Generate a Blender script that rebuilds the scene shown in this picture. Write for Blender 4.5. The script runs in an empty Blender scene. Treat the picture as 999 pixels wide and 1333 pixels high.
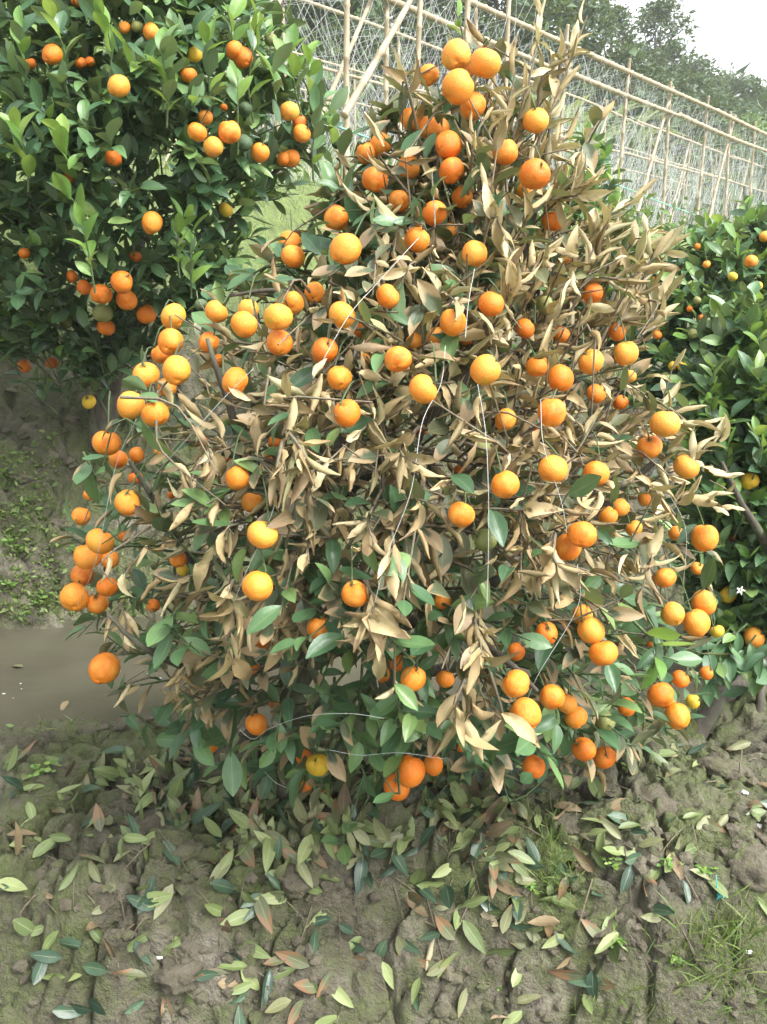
import bpy, math, random
import numpy as np
from mathutils import Vector, Matrix

random.seed(11)
RNG = np.random.default_rng(11)
SC = bpy.context.scene
COL = SC.collection

# ------------------------------------------------------------------ camera
CAM = np.array([0.0, 0.0, 1.15])
PITCH = math.radians(14)
FPX, CX, CY = 1154.0, 499.5, 666.5
FWD = np.array([0, math.cos(PITCH), -math.sin(PITCH)])
UP = np.array([0, math.sin(PITCH), math.cos(PITCH)])
RIGHT = np.array([1.0, 0, 0])
cd = bpy.data.cameras.new('camera')
cam = bpy.data.objects.new('camera', cd)
COL.objects.link(cam)
cam.location = CAM
cam.rotation_euler = (math.radians(90) - PITCH, 0, 0)
cd.sensor_fit = 'VERTICAL'
cd.sensor_height = 24.0
cd.lens = 24.0 * FPX / 1333.0
cd.clip_start = 0.05
cd.clip_end = 2000
SC.camera = cam

# ------------------------------------------------------------------ light
SUN_EL, SUN_AZ = math.radians(52), math.radians(125)   # azimuth clockwise from +Y (away from camera)
w = bpy.data.worlds.new('World')
SC.world = w
w.use_nodes = True
nt = w.node_tree
bg = nt.nodes['Background']
sky = nt.nodes.new('ShaderNodeTexSky')
sky.sky_type = 'NISHITA'
sky.sun_disc = False
sky.sun_elevation = SUN_EL
sky.sun_rotation = SUN_AZ
sky.air_density = 1.0
sky.dust_density = 5.0
sky.ozone_density = 1.0
hs = nt.nodes.new('ShaderNodeHueSaturation')
hs.inputs['Saturation'].default_value = 0.18
nt.links.new(sky.outputs[0], hs.inputs['Color'])
nt.links.new(hs.outputs[0], bg.inputs['Color'])
bg.inputs['Strength'].default_value = 0.15
sd = bpy.data.lights.new('sun', 'SUN')
sd.energy = 1.05
sd.angle = math.radians(25)
sd.color = (1.0, 0.97, 0.92)
so = bpy.data.objects.new('sun', sd)
COL.objects.link(so)
sdir = Vector((math.sin(SUN_AZ) * math.cos(SUN_EL), math.cos(SUN_AZ) * math.cos(SUN_EL), math.sin(SUN_EL)))
so.rotation_euler = sdir.to_track_quat('Z', 'Y').to_euler()
SC.view_settings.view_transform = 'Standard'
SC.view_settings.look = 'None'
SC.view_settings.exposure = 1.82
SC.view_settings.gamma = 1.0
SC.cycles.volume_bounces = 3

# ------------------------------------------------------------------ helpers
def P(px, py, d):
    return CAM + FWD * d + RIGHT * ((px - CX) / FPX * d) + UP * ((CY - py) / FPX * d)

def proj(p):
    v = np.asarray(p) - CAM
    d = v @ FWD
    return CX + (v @ RIGHT) / d * FPX, CY - (v @ UP) / d * FPX, d

def nrm(v):
    v = np.asarray(v, float)
    return v / (np.linalg.norm(v) + 1e-12)

def ss(a, b, x):
    t = np.clip((x - a) / (b - a), 0, 1)
    return t * t * (3 - 2 * t)

def hash2(ix, iy, seed):
    n = (ix.astype(np.int64) * 374761393 + iy.astype(np.int64) * 668265263 + seed * 1442695041) & 0x7fffffff
    n = ((n ^ (n >> 13)) * 1274126177) & 0x7fffffff
    n = n ^ (n >> 16)
    return (n & 0xffffff) / float(0xffffff)

def vnoise(x, y, seed=0):
    x = np.asarray(x, float); y = np.asarray(y, float)
    ix = np.floor(x); iy = np.floor(y)
    fx = x - ix; fy = y - iy
    fx = fx * fx * fx * (fx * (fx * 6 - 15) + 10); fy = fy * fy * fy * (fy * (fy * 6 - 15) + 10)
    a = hash2(ix, iy, seed); b = hash2(ix + 1, iy, seed); c = hash2(ix, iy + 1, seed); d = hash2(ix + 1, iy + 1, seed)
    return (a + (b - a) * fx) * (1 - fy) + (c + (d - c) * fx) * fy - 0.5

def fbm(x, y, seed=0, octv=4, gain=0.5):
    s = 0; a = 1.0
    for i in range(octv):
        c, t = math.cos(i * 0.7), math.sin(i * 0.7)
        s = s + a * vnoise((x * c - y * t) * 2 ** i + 13.1 * i, (x * t + y * c) * 2 ** i + 7.7 * i, seed + i)
        a *= gain
    return s

def worley(x, y, seed):
    x = np.asarray(x, float); y = np.asarray(y, float)
    ix = np.floor(x); iy = np.floor(y)
    f1 = np.full(x.shape, 9.0); f2 = np.full(x.shape, 9.0); idv = np.zeros(x.shape)
    for dx in (-1, 0, 1):
        for dy in (-1, 0, 1):
            jx = ix + dx; jy = iy + dy
            px = jx + hash2(jx, jy, seed); py = jy + hash2(jx, jy, seed + 5)
            d = np.hypot(x - px, y - py)
            nearer = d < f1
            f2 = np.where(nearer, f1, np.minimum(f2, d))
            idv = np.where(nearer, hash2(jx, jy, seed + 9), idv)
            f1 = np.where(nearer, d, f1)
    return f1, f2, idv

SD = np.array([0.625, 0.78]); QD = np.array([-0.78, 0.625])   # along / across the trellis rows

def base_height(x, y):
    wv = fbm(x * 1.1, y * 1.1, 3, 3)
    z = -0.72 * (1 - ss(1.20, 1.76, y + 0.16 * wv - 0.05 * x))
    a = 2.20 + 0.12 * (x + 1) + 0.16 * wv
    z = z - 0.38 * ss(a, a + 0.2, y)
    b = 3.05 + 0.12 * (x + 1) + 0.15 * wv
    z = z + 1.0 * ss(b - 0.12, b + 0.5, y)
    q = QD[0] * x + QD[1] * y; s = SD[0] * x + SD[1] * y
    z = z + 1.2 * ss(3.25, 4.25, q + 0.25 * wv) * ss(3.5, 4.3, y)
    z = z + 0.42 * np.clip(q - 9.5, 0, 26) + 0.10 * np.clip(s - 20, 0, 40)
    return z

def height(x, y):
    x = np.asarray(x, float); y = np.asarray(y, float)
    z = base_height(x, y)
    near = 1 - ss(4.0, 6.0, y)
    y0 = y; y = y - 0.55 * (1.8 - np.minimum(y, 1.8)) + 0.9 * (np.clip(y, 2.9, 3.7) - 2.9)
    wx = x + 0.05 * fbm(x * 5, y * 5, 21, 2); wy = y + 0.05 * fbm(x * 5 + 9, y * 5, 22, 2)
    z = z + 0.10 * fbm(x * 2.2, y * 2.2, 7, 2) * (0.4 + 0.6 * near)
    # clods: raised uneven plates with cracks between
    f1, f2, idv = worley(wx * 6.5, wy * 6.5, 31)
    gap = ss(0.0, 0.16, f2 - f1)
    pl = ss(-0.15, 0.2, fbm(x * 2, y * 2, 55, 2))
    z = z + near * (0.040 * (idv - 0.5) * (0.3 + 0.7 * pl) + 0.022 * (gap - 1) * pl)
    bank = ss(2.9, 3.15, y0) * near
    b1, b2, bid = worley(wx * 7 + 3, wy * 7, 47)
    z = z + bank * (0.13 * fbm(x * 4.0, y * 4.0, 95, 3) + 0.06 * np.abs(fbm(x * 12, y * 12, 96, 3)) + 0.07 * (bid - .5) + 0.05 * (ss(0, .2, b2 - b1) - 1))
    e1, e2, eid = worley(wx * 11 + 4, y * 11 + .03 * fbm(x * 9, y * 9, 23, 2), 37)
    z = z + near * 0.016 * (ss(0, .12, e2 - e1) - 1) * ss(0.02, 0.3, fbm(x * 1.7 + 5, y * 1.7, 58, 2))
    cr = fbm(wx * 2.6 + 3, y * 2.6, 101, 4); cr2 = fbm(x * 6.1, y * 6.1 + 2, 103, 3)
    sl1, sl2, slid = worley(wx * 4.2 + 1.7, y * 3.4 + .6, 77)
    z = z + near * (0.035 * (slid - .5) + 0.045 * (ss(0, .10, sl2 - sl1) - 1)) * (1 - ss(1.7, 1.95, y0))
    z = z - near * (0.065 * np.exp(-(cr / .028) ** 2) * ss(-.25, .1, fbm(x * 1.3, y * 1.3, 105, 2)) + 0.028 * np.exp(-(cr2 / .045) ** 2))
    g1, g2, gid = worley(wx * 19, wy * 19, 41)
    m = ss(-0.05, 0.3, fbm(x * 3.1, y * 3.1, 61, 2))
    z = z + near * m * (0.026 * (0.6 - g1) * gid + 0.012 * (gid - 0.5))
    z = z + near * (0.034 * fbm(x * 8, y * 8, 71, 3) + 0.010 * np.abs(fbm(x * 24, y * 24, 76, 3)) + 0.007 * fbm(x * 42, y * 42, 81, 3) + 0.006 * fbm(x * 95, y * 95, 85, 2))
    return z

def sheet(x, y):
    """height of the built soil sheet, read off its grid"""
    x = np.clip(np.asarray(x, float), gx[0], gx[-1] - 1e-6); y = np.clip(np.asarray(y, float), gy[0], gy[-1] - 1e-6)
    i = np.clip(np.searchsorted(gx, x, side='right') - 1, 0, nx - 2); j = np.clip(np.searchsorted(gy, y, side='right') - 1, 0, ny - 2)
    fx = (x - gx[i]) / (gx[i + 1] - gx[i]); fy = (y - gy[j]) / (gy[j + 1] - gy[j])
    return (GZ[j, i] * (1 - fx) + GZ[j, i + 1] * fx) * (1 - fy) + (GZ[j + 1, i] * (1 - fx) + GZ[j + 1, i + 1] * fx) * fy

def h1(x, y):
    return float(sheet(np.array([x]), np.array([y]))[0])

def to_ground(px, py):
    """where the line of sight through a photo pixel meets the soil"""
    px = np.atleast_1d(np.asarray(px, float)); py = np.atleast_1d(np.asarray(py, float))
    dirs = FWD[None] + RIGHT[None] * ((px - CX) / FPX)[:, None] + UP[None] * ((CY - py) / FPX)[:, None]
    ds0 = np.arange(0.9, 4.6, 0.04)
    out = np.full((len(px), 3), np.nan)
    for i in range(len(px)):
        pts = CAM[None] + dirs[i][None] * ds0[:, None]
        below = np.nonzero(pts[:, 2] < sheet(pts[:, 0], pts[:, 1]))[0]
        if not len(below): continue
        ds = ds0[below[0]] - 0.04 + np.arange(0, 0.045, 0.004)
        pts = CAM[None] + dirs[i][None] * ds[:, None]
        below = np.nonzero(pts[:, 2] < sheet(pts[:, 0], pts[:, 1]))[0]
        if len(below):
            out[i] = pts[below[0]]
    return out

def gnormal(x, y, e=0.03):
    hx = h1(x + e, y) - h1(x - e, y); hy = h1(x, y + e) - h1(x, y - e)
    return nrm([-hx / (2 * e), -hy / (2 * e), 1])

def tag(o, label=None, cat=None, group=None, kind=None):
    if label: o['label'] = label
    if cat: o['category'] = cat
    if group: o['group'] = group
    if kind: o['kind'] = kind
    return o

def empty(name, loc=(0, 0, 0)):
    o = bpy.data.objects.new(name, None)
    COL.objects.link(o)
    o.location = loc
    o.empty_display_size = 0.1
    return o

def link(name, me, parent=None, mw=None):
    """me in world coordinates unless mw is given; the parent is an unrotated Empty"""
    o = bpy.data.objects.new(name, me)
    COL.objects.link(o)
    if parent is not None:
        o.parent = parent
        o.matrix_parent_inverse = Matrix.Identity(4)
    if mw is not None:
        if parent is not None:
            pl = parent.matrix_basis.inverted() if parent.parent is None else (parent.parent.matrix_basis @ parent.matrix_basis).inverted()
            o.matrix_basis = pl @ mw
        else:
            o.matrix_basis = mw
    elif parent is not None:
        pl = parent.matrix_basis.inverted() if parent.parent is None else (parent.parent.matrix_basis @ parent.matrix_basis).inverted()
        o.matrix_basis = pl
    return o

def mesh_np(name, V, F, mat, uv=None, smooth=True):
    """F: (n,k) int array with constant k, or list of faces"""
    me = bpy.data.meshes.new(name)
    if isinstance(F, np.ndarray):
        n, k = F.shape
        me.vertices.add(len(V)); me.vertices.foreach_set('co', np.asarray(V, np.float32).ravel())
        me.loops.add(n * k); me.loops.foreach_set('vertex_index', F.astype(np.int32).ravel())
        me.polygons.add(n); me.polygons.foreach_set('loop_start', np.arange(0, n * k, k, dtype=np.int32))
        me.update(calc_edges=True)
    else:
        me.from_pydata([tuple(v) for v in V], [], F)
    if uv is not None:
        l = me.uv_layers.new(name='uv')
        vi = np.empty(len(me.loops), np.int32); me.loops.foreach_get('vertex_index', vi)
        l.data.foreach_set('uv', np.asarray(uv, np.float32)[vi].ravel())
    me.polygons.foreach_set('use_smooth', np.full(len(me.polygons), smooth))
    for m in (mat if isinstance(mat, (list, tuple)) else [mat]):
        me.materials.append(m)
    me.validate()
    return me

class Soup:
    """collects quad strips / tubes for one mesh"""
    def __init__(self): self.V = []; self.F = []; self.n = 0
    def add(self, V, F):
        V = np.asarray(V, float); F = np.asarray(F, int)
        self.V.append(V); self.F.append(F + self.n); self.n += len(V)
    def tube(self, pts, r, sides=5, cap=True):
        pts = np.asarray(pts, float); n = len(pts)
        r = np.broadcast_to(np.asarray(r, float), (n,))
        t = np.gradient(pts, axis=0)
        t /= np.linalg.norm(t, axis=1, keepdims=True) + 1e-12
        ref = np.array([0.31, 0.17, 0.93]) if abs(t[0][2]) < 0.8 else np.array([0.93, 0.31, 0.1])
        V = []
        for i in range(n):
            a = nrm(np.cross(t[i], ref)); b = np.cross(t[i], a); ref = np.cross(a, t[i]) if False else ref
            ang = np.arange(sides) * 2 * math.pi / sides
            V.append(pts[i] + r[i] * (np.cos(ang)[:, None] * a + np.sin(ang)[:, None] * b))
        V = np.concatenate(V)
        F = []
        for i in range(n - 1):
            for k in range(sides):
                F.append((i * sides + k, i * sides + (k + 1) % sides, (i + 1) * sides + (k + 1) % sides, (i + 1) * sides + k))
        if cap:
            V = np.concatenate([V, pts[:1] - t[:1] * r[0] * .2, pts[-1:] + t[-1:] * r[-1] * .4])
            c0, c1 = n * sides, n * sides + 1
            for k in range(0, sides):
                k2 = (k + 1) % sides
                F.append((k2, k, c0, c0)); F.append(((n - 1) * sides + k, (n - 1) * sides + k2, c1, c1))
        # degenerate quads as triangles are dropped into quads with a repeated corner, split here
        self.add(V, np.array(F))
    def build(self, name, mat, smooth=True):
        V = np.concatenate(self.V); F = np.concatenate(self.F)
        faces = [tuple(f) if f[2] != f[3] else tuple(f[:3]) for f in F.tolist()]
        me = bpy.data.meshes.new(name)
        me.from_pydata(V.tolist(), [], faces)
        me.polygons.foreach_set('use_smooth', np.full(len(me.polygons), smooth))
        me.materials.append(mat)
        return me

def spline(pts, n):
    pts = np.asarray(pts, float)
    if len(pts) == 2:
        t = np.linspace(0, 1, n)[:, None]
        return pts[0] * (1 - t) + pts[1] * t
    Q = np.concatenate([[2 * pts[0] - pts[1]], pts, [2 * pts[-1] - pts[-2]]])
    out = []
    m = len(pts) - 1
    for u in np.linspace(0, m - 1e-6, n):
        i = int(u); t = u - i
        p0, p1, p2, p3 = Q[i:i + 4]
        out.append(0.5 * ((2 * p1) + (-p0 + p2) * t + (2 * p0 - 5 * p1 + 4 * p2 - p3) * t * t + (-p0 + 3 * p1 - 3 * p2 + p3) * t ** 3))
    return np.array(out)

# ------------------------------------------------------------------ materials
def material(name):
    m = bpy.data.materials.new(name); m.use_nodes = True
    nt = m.node_tree
    return m, nt, nt.nodes['Principled BSDF']

def N(nt, t, **kw):
    n = nt.nodes.new(t)
    for k, v in kw.items():
        if k.startswith('i_'):
            n.inputs[k[2:].replace('_', ' ')].default_value = v
        else:
            setattr(n, k, v)
    return n

def ramp(nt, stops, src, interp='LINEAR'):
    r = nt.nodes.new('ShaderNodeValToRGB')
    r.color_ramp.interpolation = interp
    e = r.color_ramp.elements
    while len(e) < len(stops): e.new(0.5)
    for k, (p, c) in enumerate(stops):
        e[k].position = p; e[k].color = (*c, 1) if len(c) == 3 else c
    nt.links.new(src, r.inputs[0])
    return r.outputs[0]

def math_n(nt, op, a, b=None, clamp=False):
    n = nt.nodes.new('ShaderNodeMath'); n.operation = op; n.use_clamp = clamp
    for i, v in enumerate((a, b)):
        if v is None: continue
        if isinstance(v, (int, float)): n.inputs[i].default_value = v
        else: nt.links.new(v, n.inputs[i])
    return n.outputs[0]

def mix(nt, fac, a, b, mode='MIX'):
    n = nt.nodes.new('ShaderNodeMix'); n.data_type = 'RGBA'; n.blend_type = mode
    for sock, v in ((n.inputs[0], fac), (n.inputs[6], a), (n.inputs[7], b)):
        if isinstance(v, (int, float)): sock.default_value = v
        elif isinstance(v, tuple): sock.default_value = (*v, 1)
        else: nt.links.new(v, sock)
    return n.outputs[2]

def rand_out(nt):
    oi = N(nt, 'ShaderNodeObjectInfo'); ge = N(nt, 'ShaderNodeNewGeometry')
    return math_n(nt, 'FRACT', math_n(nt, 'ADD', oi.outputs['Random'], ge.outputs['Random Per Island']))

def noise(nt, scale, detail=3, coord=None, rough=0.5):
    n = N(nt, 'ShaderNodeTexNoise'); n.inputs['Scale'].default_value = scale; n.inputs['Detail'].default_value = detail
    n.inputs['Roughness'].default_value = rough
    if coord is not None: nt.links.new(coord, n.inputs['Vector'])
    return n.outputs['Fac']

def bump(nt, src, strength, dist, bsdf):
    b = N(nt, 'ShaderNodeBump'); b.inputs['Strength'].default_value = strength; b.inputs['Distance'].default_value = dist
    nt.links.new(src, b.inputs['Height']); nt.links.new(b.outputs[0], bsdf.inputs['Normal'])

def leaf_material(name, stops, tip=None, spots=None, rough=0.45, transl=0.25, vein=0.35, back=None):
    m, nt, b = material(name)
    if name in ('dry_leaf', 'straw_leaf'): stops = [(p_, (c_[0] * 1.0, c_[1] * 1.01, c_[2] * .93)) for p_, c_ in stops]
    r = rand_out(nt)
    col = ramp(nt, stops, r)
    uv = N(nt, 'ShaderNodeUVMap'); sp = N(nt, 'ShaderNodeSeparateXYZ'); nt.links.new(uv.outputs[0], sp.inputs[0])
    geo = N(nt, 'ShaderNodeNewGeometry')
    tc = N(nt, 'ShaderNodeTexCoord')
    u = math_n(nt, 'ABSOLUTE', math_n(nt, 'SUBTRACT', sp.outputs[0], 0.5))
    blot = noise(nt, 42, 3, geo.outputs['Position'])
    col = mix(nt, math_n(nt, 'MULTIPLY', math_n(nt, 'SUBTRACT', blot, 0.35, True), 0.9, True), col,
              mix(nt, 0.55, col, (0.0, 0.0, 0.0)))
    if spots:
        s = noise(nt, 60, 2, geo.outputs['Position'])
        k = math_n(nt, 'MULTIPLY', math_n(nt, 'SUBTRACT', s, spots[1]), 9, True)
        col = mix(nt, k, col, spots[0])
    if tip:
        nz = noise(nt, 30, 2, geo.outputs['Position'])
        e = math_n(nt, 'ADD', math_n(nt, 'ADD', math_n(nt, 'MULTIPLY', sp.outputs[1], 0.9), math_n(nt, 'MULTIPLY', u, 0.5)), math_n(nt, 'MULTIPLY', nz, 0.7))
        e = math_n(nt, 'SUBTRACT', e, math_n(nt, 'ADD', math_n(nt, 'MULTIPLY', r, 0.75), tip[1]))
        k = math_n(nt, 'MULTIPLY', e, 7, True)
        col = mix(nt, k, col, tip[0])
    if vein:
        k = math_n(nt, 'SUBTRACT', 1.0, math_n(nt, 'MULTIPLY', u, 28), True)
        vm = N(nt, 'ShaderNodeTexWave', wave_type='BANDS', bands_direction='DIAGONAL')
        col = mix(nt, math_n(nt, 'MULTIPLY', k, vein, True), col, mix(nt, 0.5, col, (0.55, 0.58, 0.35)))
        nt.nodes.remove(vm)
    if back:
        col = mix(nt, math_n(nt, 'MULTIPLY', geo.outputs['Backfacing'], back[1]), col, back[0])
    nt.links.new(col, b.inputs['Base Color'])
    b.inputs['Roughness'].default_value = rough
    b.inputs['Specular IOR Level'].default_value = 0.45
    bm = noise(nt, 180, 2, geo.outputs['Position'])
    bump(nt, bm, 0.25, 0.002, b)
    if transl:
        tr = N(nt, 'ShaderNodeBsdfTranslucent'); ms = N(nt, 'ShaderNodeMixShader')
        nt.links.new(mix(nt, 0.3, col, (0.5, 0.6, 0.08)), tr.inputs['Color'])
        ms.inputs[0].default_value = transl
        nt.links.new(b.outputs[0], ms.inputs[1]); nt.links.new(tr.outputs[0], ms.inputs[2])
        nt.links.new(ms.outputs[0], nt.nodes['Material Output'].inputs[0])
    return m

M = {}
M['green'] = leaf_material('green_leaf', [(0, (0.042, 0.098, 0.048)), (0.4, (0.070, 0.15, 0.066)), (0.8, (0.115, 0.22, 0.085)), (1, (0.19, 0.29, 0.09))],
                           back=((0.12, 0.17, 0.10), 0.6), rough=0.36, transl=0.18)
M['dull'] = leaf_material('dull_green_leaf', [(0, (0.040, 0.062, 0.036)), (0.5, (0.070, 0.095, 0.050)), (1, (0.13, 0.14, 0.07))],
                          tip=((0.30, 0.22, 0.12), 0.55), back=((0.13, 0.15, 0.09), 0.6), rough=0.5, transl=0.15)
M['young'] = leaf_material('young_leaf', [(0, (0.10, 0.22, 0.045)), (0.6, (0.17, 0.32, 0.07)), (1, (0.26, 0.38, 0.08))], rough=0.4, transl=0.35)
M['dry'] = leaf_material('dry_leaf', [(0, (0.13, 0.09, 0.045)), (0.16, (0.36, 0.26, 0.135)), (0.32, (0.21, 0.165, 0.09)), (0.5, (0.52, 0.40, 0.22)), (0.64, (0.30, 0.25, 0.14)), (0.78, (0.42, 0.29, 0.145)), (0.9, (0.68, 0.56, 0.36)), (1, (0.18, 0.19, 0.085))],
                         tip=((0.20, 0.135, 0.07), 0.85),
                         spots=((0.15, 0.105, 0.05), 0.62), rough=0.65, transl=0.12, vein=0.3)
M['straw'] = leaf_material('straw_leaf', [(0, (0.30, 0.23, 0.13)), (0.35, (0.50, 0.40, 0.24)), (0.7, (0.62, 0.52, 0.34)), (1, (0.36, 0.33, 0.20))], spots=((0.24, 0.16, 0.07), 0.64), rough=0.6, transl=0.2, vein=0.3)
M['fall_dark'] = leaf_material('fallen_dark_leaf', [(0, (0.022, 0.05, 0.03)), (1, (0.055, 0.10, 0.055))], rough=0.38, transl=0, vein=0.6, tip=((0.09, 0.10, 0.05), 1.25))
M['fall_green'] = leaf_material('fallen_green_leaf', [(0, (0.09, 0.125, 0.045)), (0.6, (0.155, 0.205, 0.07)), (1, (0.24, 0.28, 0.115))], rough=0.5, transl=0, vein=0.6,
                                spots=((0.12, 0.12, 0.05), 0.66))
M['fall_olive'] = leaf_material('fallen_olive_leaf', [(0, (0.09, 0.10, 0.05)), (1, (0.19, 0.20, 0.095))], rough=0.55, transl=0, vein=0.5, tip=((0.17, 0.10, 0.05), 0.75))
M['fall_brown'] = leaf_material('fallen_brown_leaf', [(0, (0.09, 0.062, 0.032)), (1, (0.22, 0.165, 0.09))], rough=0.65, transl=0, vein=0.3, spots=((0.07, 0.05, 0.03), 0.6))
M['fall_pale'] = leaf_material('fallen_pale_leaf', [(0, (0.28, 0.235, 0.14)), (1, (0.38, 0.33, 0.21))], rough=0.65, transl=0, vein=0.3)

def fruit_material(name, stops, blush):
    m, nt, b = material(name)
    r = rand_out(nt)
    tc = N(nt, 'ShaderNodeTexCoord')
    oi = N(nt, 'ShaderNodeObjectInfo')
    vm = N(nt, 'ShaderNodeVectorMath', operation='ADD'); nt.links.new(tc.outputs['Object'], vm.inputs[0])
    cmb = N(nt, 'ShaderNodeCombineXYZ'); nt.links.new(math_n(nt, 'MULTIPLY', oi.outputs['Random'], 40), cmb.inputs[0]); nt.links.new(cmb.outputs[0], vm.inputs[1])
    col = ramp(nt, stops, r)
    p = noise(nt, 1.3, 2, vm.outputs[0])
    col = mix(nt, math_n(nt, 'MULTIPLY', math_n(nt, 'SUBTRACT', p, 0.42), 3.2, True), col, blush)
    if name == 'orange_peel':
        gp_ = math_n(nt, 'MULTIPLY', math_n(nt, 'MULTIPLY', math_n(nt, 'SUBTRACT', noise(nt, 0.9, 2, vm.outputs[0]), 0.53), 6, True), math_n(nt, 'GREATER_THAN', r, 0.72))
        col = mix(nt, math_n(nt, 'MULTIPLY', gp_, 0.7), col, (0.50, 0.36, 0.035))
    s = noise(nt, 9, 2, vm.outputs[0])
    col = mix(nt, math_n(nt, 'MULTIPLY', math_n(nt, 'SUBTRACT', s, 0.68), 12, True), col, mix(nt, 0.5, col, (0.25, 0.13, 0.04)))
    s3 = noise(nt, 2.6, 5, vm.outputs[0], 0.7)
    col = mix(nt, math_n(nt, 'MULTIPLY', math_n(nt, 'SUBTRACT', s3, 0.615), 7, True), col, mix(nt, 0.55, col, (0.30, 0.20, 0.10)))
    nt.links.new(col, b.inputs['Base Color'])
    nt.links.new(ramp(nt, [(0.35, (0.34, 0.34, 0.34)), (0.65, (0.6, 0.6, 0.6))], s3), b.inputs['Roughness'])
    b.inputs['Specular IOR Level'].default_value = 0.4
    b.inputs['Subsurface Weight'].default_value = 0.0
    v = N(nt, 'ShaderNodeTexVoronoi'); v.inputs['Scale'].default_value = 15; nt.links.new(tc.outputs['Object'], v.inputs['Vector'])
    bump(nt, v.outputs['Distance'], 0.26, 0.05, b)
    return m

M['orange'] = fruit_material('orange_peel', [(0, (0.68, 0.165, 0.010)), (0.4, (0.76, 0.225, 0.016)), (0.75, (0.80, 0.28, 0.03)), (1, (0.82, 0.34, 0.05))], (0.80, 0.33, 0.05))
M['shadowed'] = fruit_material('shadowed_orange_peel', [(0, (0.60, 0.13, 0.008)), (1, (0.72, 0.19, 0.012))], (0.70, 0.22, 0.02))  # orange peel darkened in its colour for fruits sitting in shade
M['yellow'] = fruit_material('yellow_peel', [(0, (0.62, 0.36, 0.02)), (1, (0.72, 0.46, 0.04))], (0.50, 0.40, 0.04))
M['unripe'] = fruit_material('unripe_peel', [(0, (0.14, 0.17, 0.045)), (1, (0.25, 0.24, 0.07))], (0.22, 0.25, 0.10))
M['dark_unripe'] = fruit_material('dark_unripe_peel', [(0, (0.05, 0.09, 0.04)), (1, (0.09, 0.14, 0.06))], (0.07, 0.12, 0.06))

def bark_material(name, a, bcol, scale=30):
    m, nt, b = material(name)
    geo = N(nt, 'ShaderNodeNewGeometry')
    mp = N(nt, 'ShaderNodeMapping'); mp.inputs['Scale'].default_value = (1, 1, 0.25); nt.links.new(geo.outputs['Position'], mp.inputs['Vector'])
    n = noise(nt, scale * 2, 5, mp.outputs[0], 0.65)
    n2 = noise(nt, scale * 0.4, 2, geo.outputs['Position'])
    col = ramp(nt, [(0.3, a), (0.7, bcol)], n)
    col = mix(nt, math_n(nt, 'MULTIPLY', math_n(nt, 'SUBTRACT', n2, 0.55), 4, True), col, (0.12, 0.14, 0.08))
    nt.links.new(col, b.inputs['Base Color']); b.inputs['Roughness'].default_value = 0.85
    bump(nt, n, 0.7, 0.006, b)
    return m
M['bark'] = bark_material('bark', (0.030, 0.026, 0.019), (0.095, 0.082, 0.062))
M['twig'] = bark_material('twig_bark', (0.10, 0.085, 0.055), (0.22, 0.18, 0.12), 60)
M['green_twig'] = bark_material('green_twig_bark', (0.05, 0.085, 0.03), (0.09, 0.13, 0.05), 60)

def bamboo_material():
    m, nt, b = material('bamboo')
    geo = N(nt, 'ShaderNodeNewGeometry'); r = rand_out(nt)
    n = noise(nt, 9, 4, geo.outputs['Position'])
    col = ramp(nt, [(0.25, (0.24, 0.185, 0.115)), (0.55, (0.38, 0.315, 0.21)), (0.8, (0.47, 0.405, 0.29))], n)
    col = mix(nt, math_n(nt, 'MULTIPLY', r, 0.45), col, (0.30, 0.24, 0.16))
    nt.links.new(col, b.inputs['Base Color']); b.inputs['Roughness'].default_value = 0.6
    return m
M['bamboo'] = bamboo_material()
def flat(name, c, rough=0.6, metal=0):
    m, nt, b = material(name)
    geo = N(nt, 'ShaderNodeNewGeometry')
    n = noise(nt, 25, 3, geo.outputs['Position'])
    nt.links.new(mix(nt, math_n(nt, 'MULTIPLY', n, 0.5), c, tuple(x * 0.6 for x in c)), b.inputs['Base Color'])
    b.inputs['Roughness'].default_value = rough; b.inputs['Metallic'].default_value = metal
    return m
M['string'] = flat('white_nylon', (0.50, 0.52, 0.50), 0.5)
M['green_cord'] = flat('green_cord', (0.20, 0.55, 0.42), 0.5)
M['foam'] = flat('white_foam', (0.82, 0.82, 0.80), 0.8)
M['teal'] = flat('teal_plastic', (0.05, 0.42, 0.42), 0.35)
M['petal'] = flat('petal', (0.85, 0.85, 0.78), 0.6)

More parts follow.
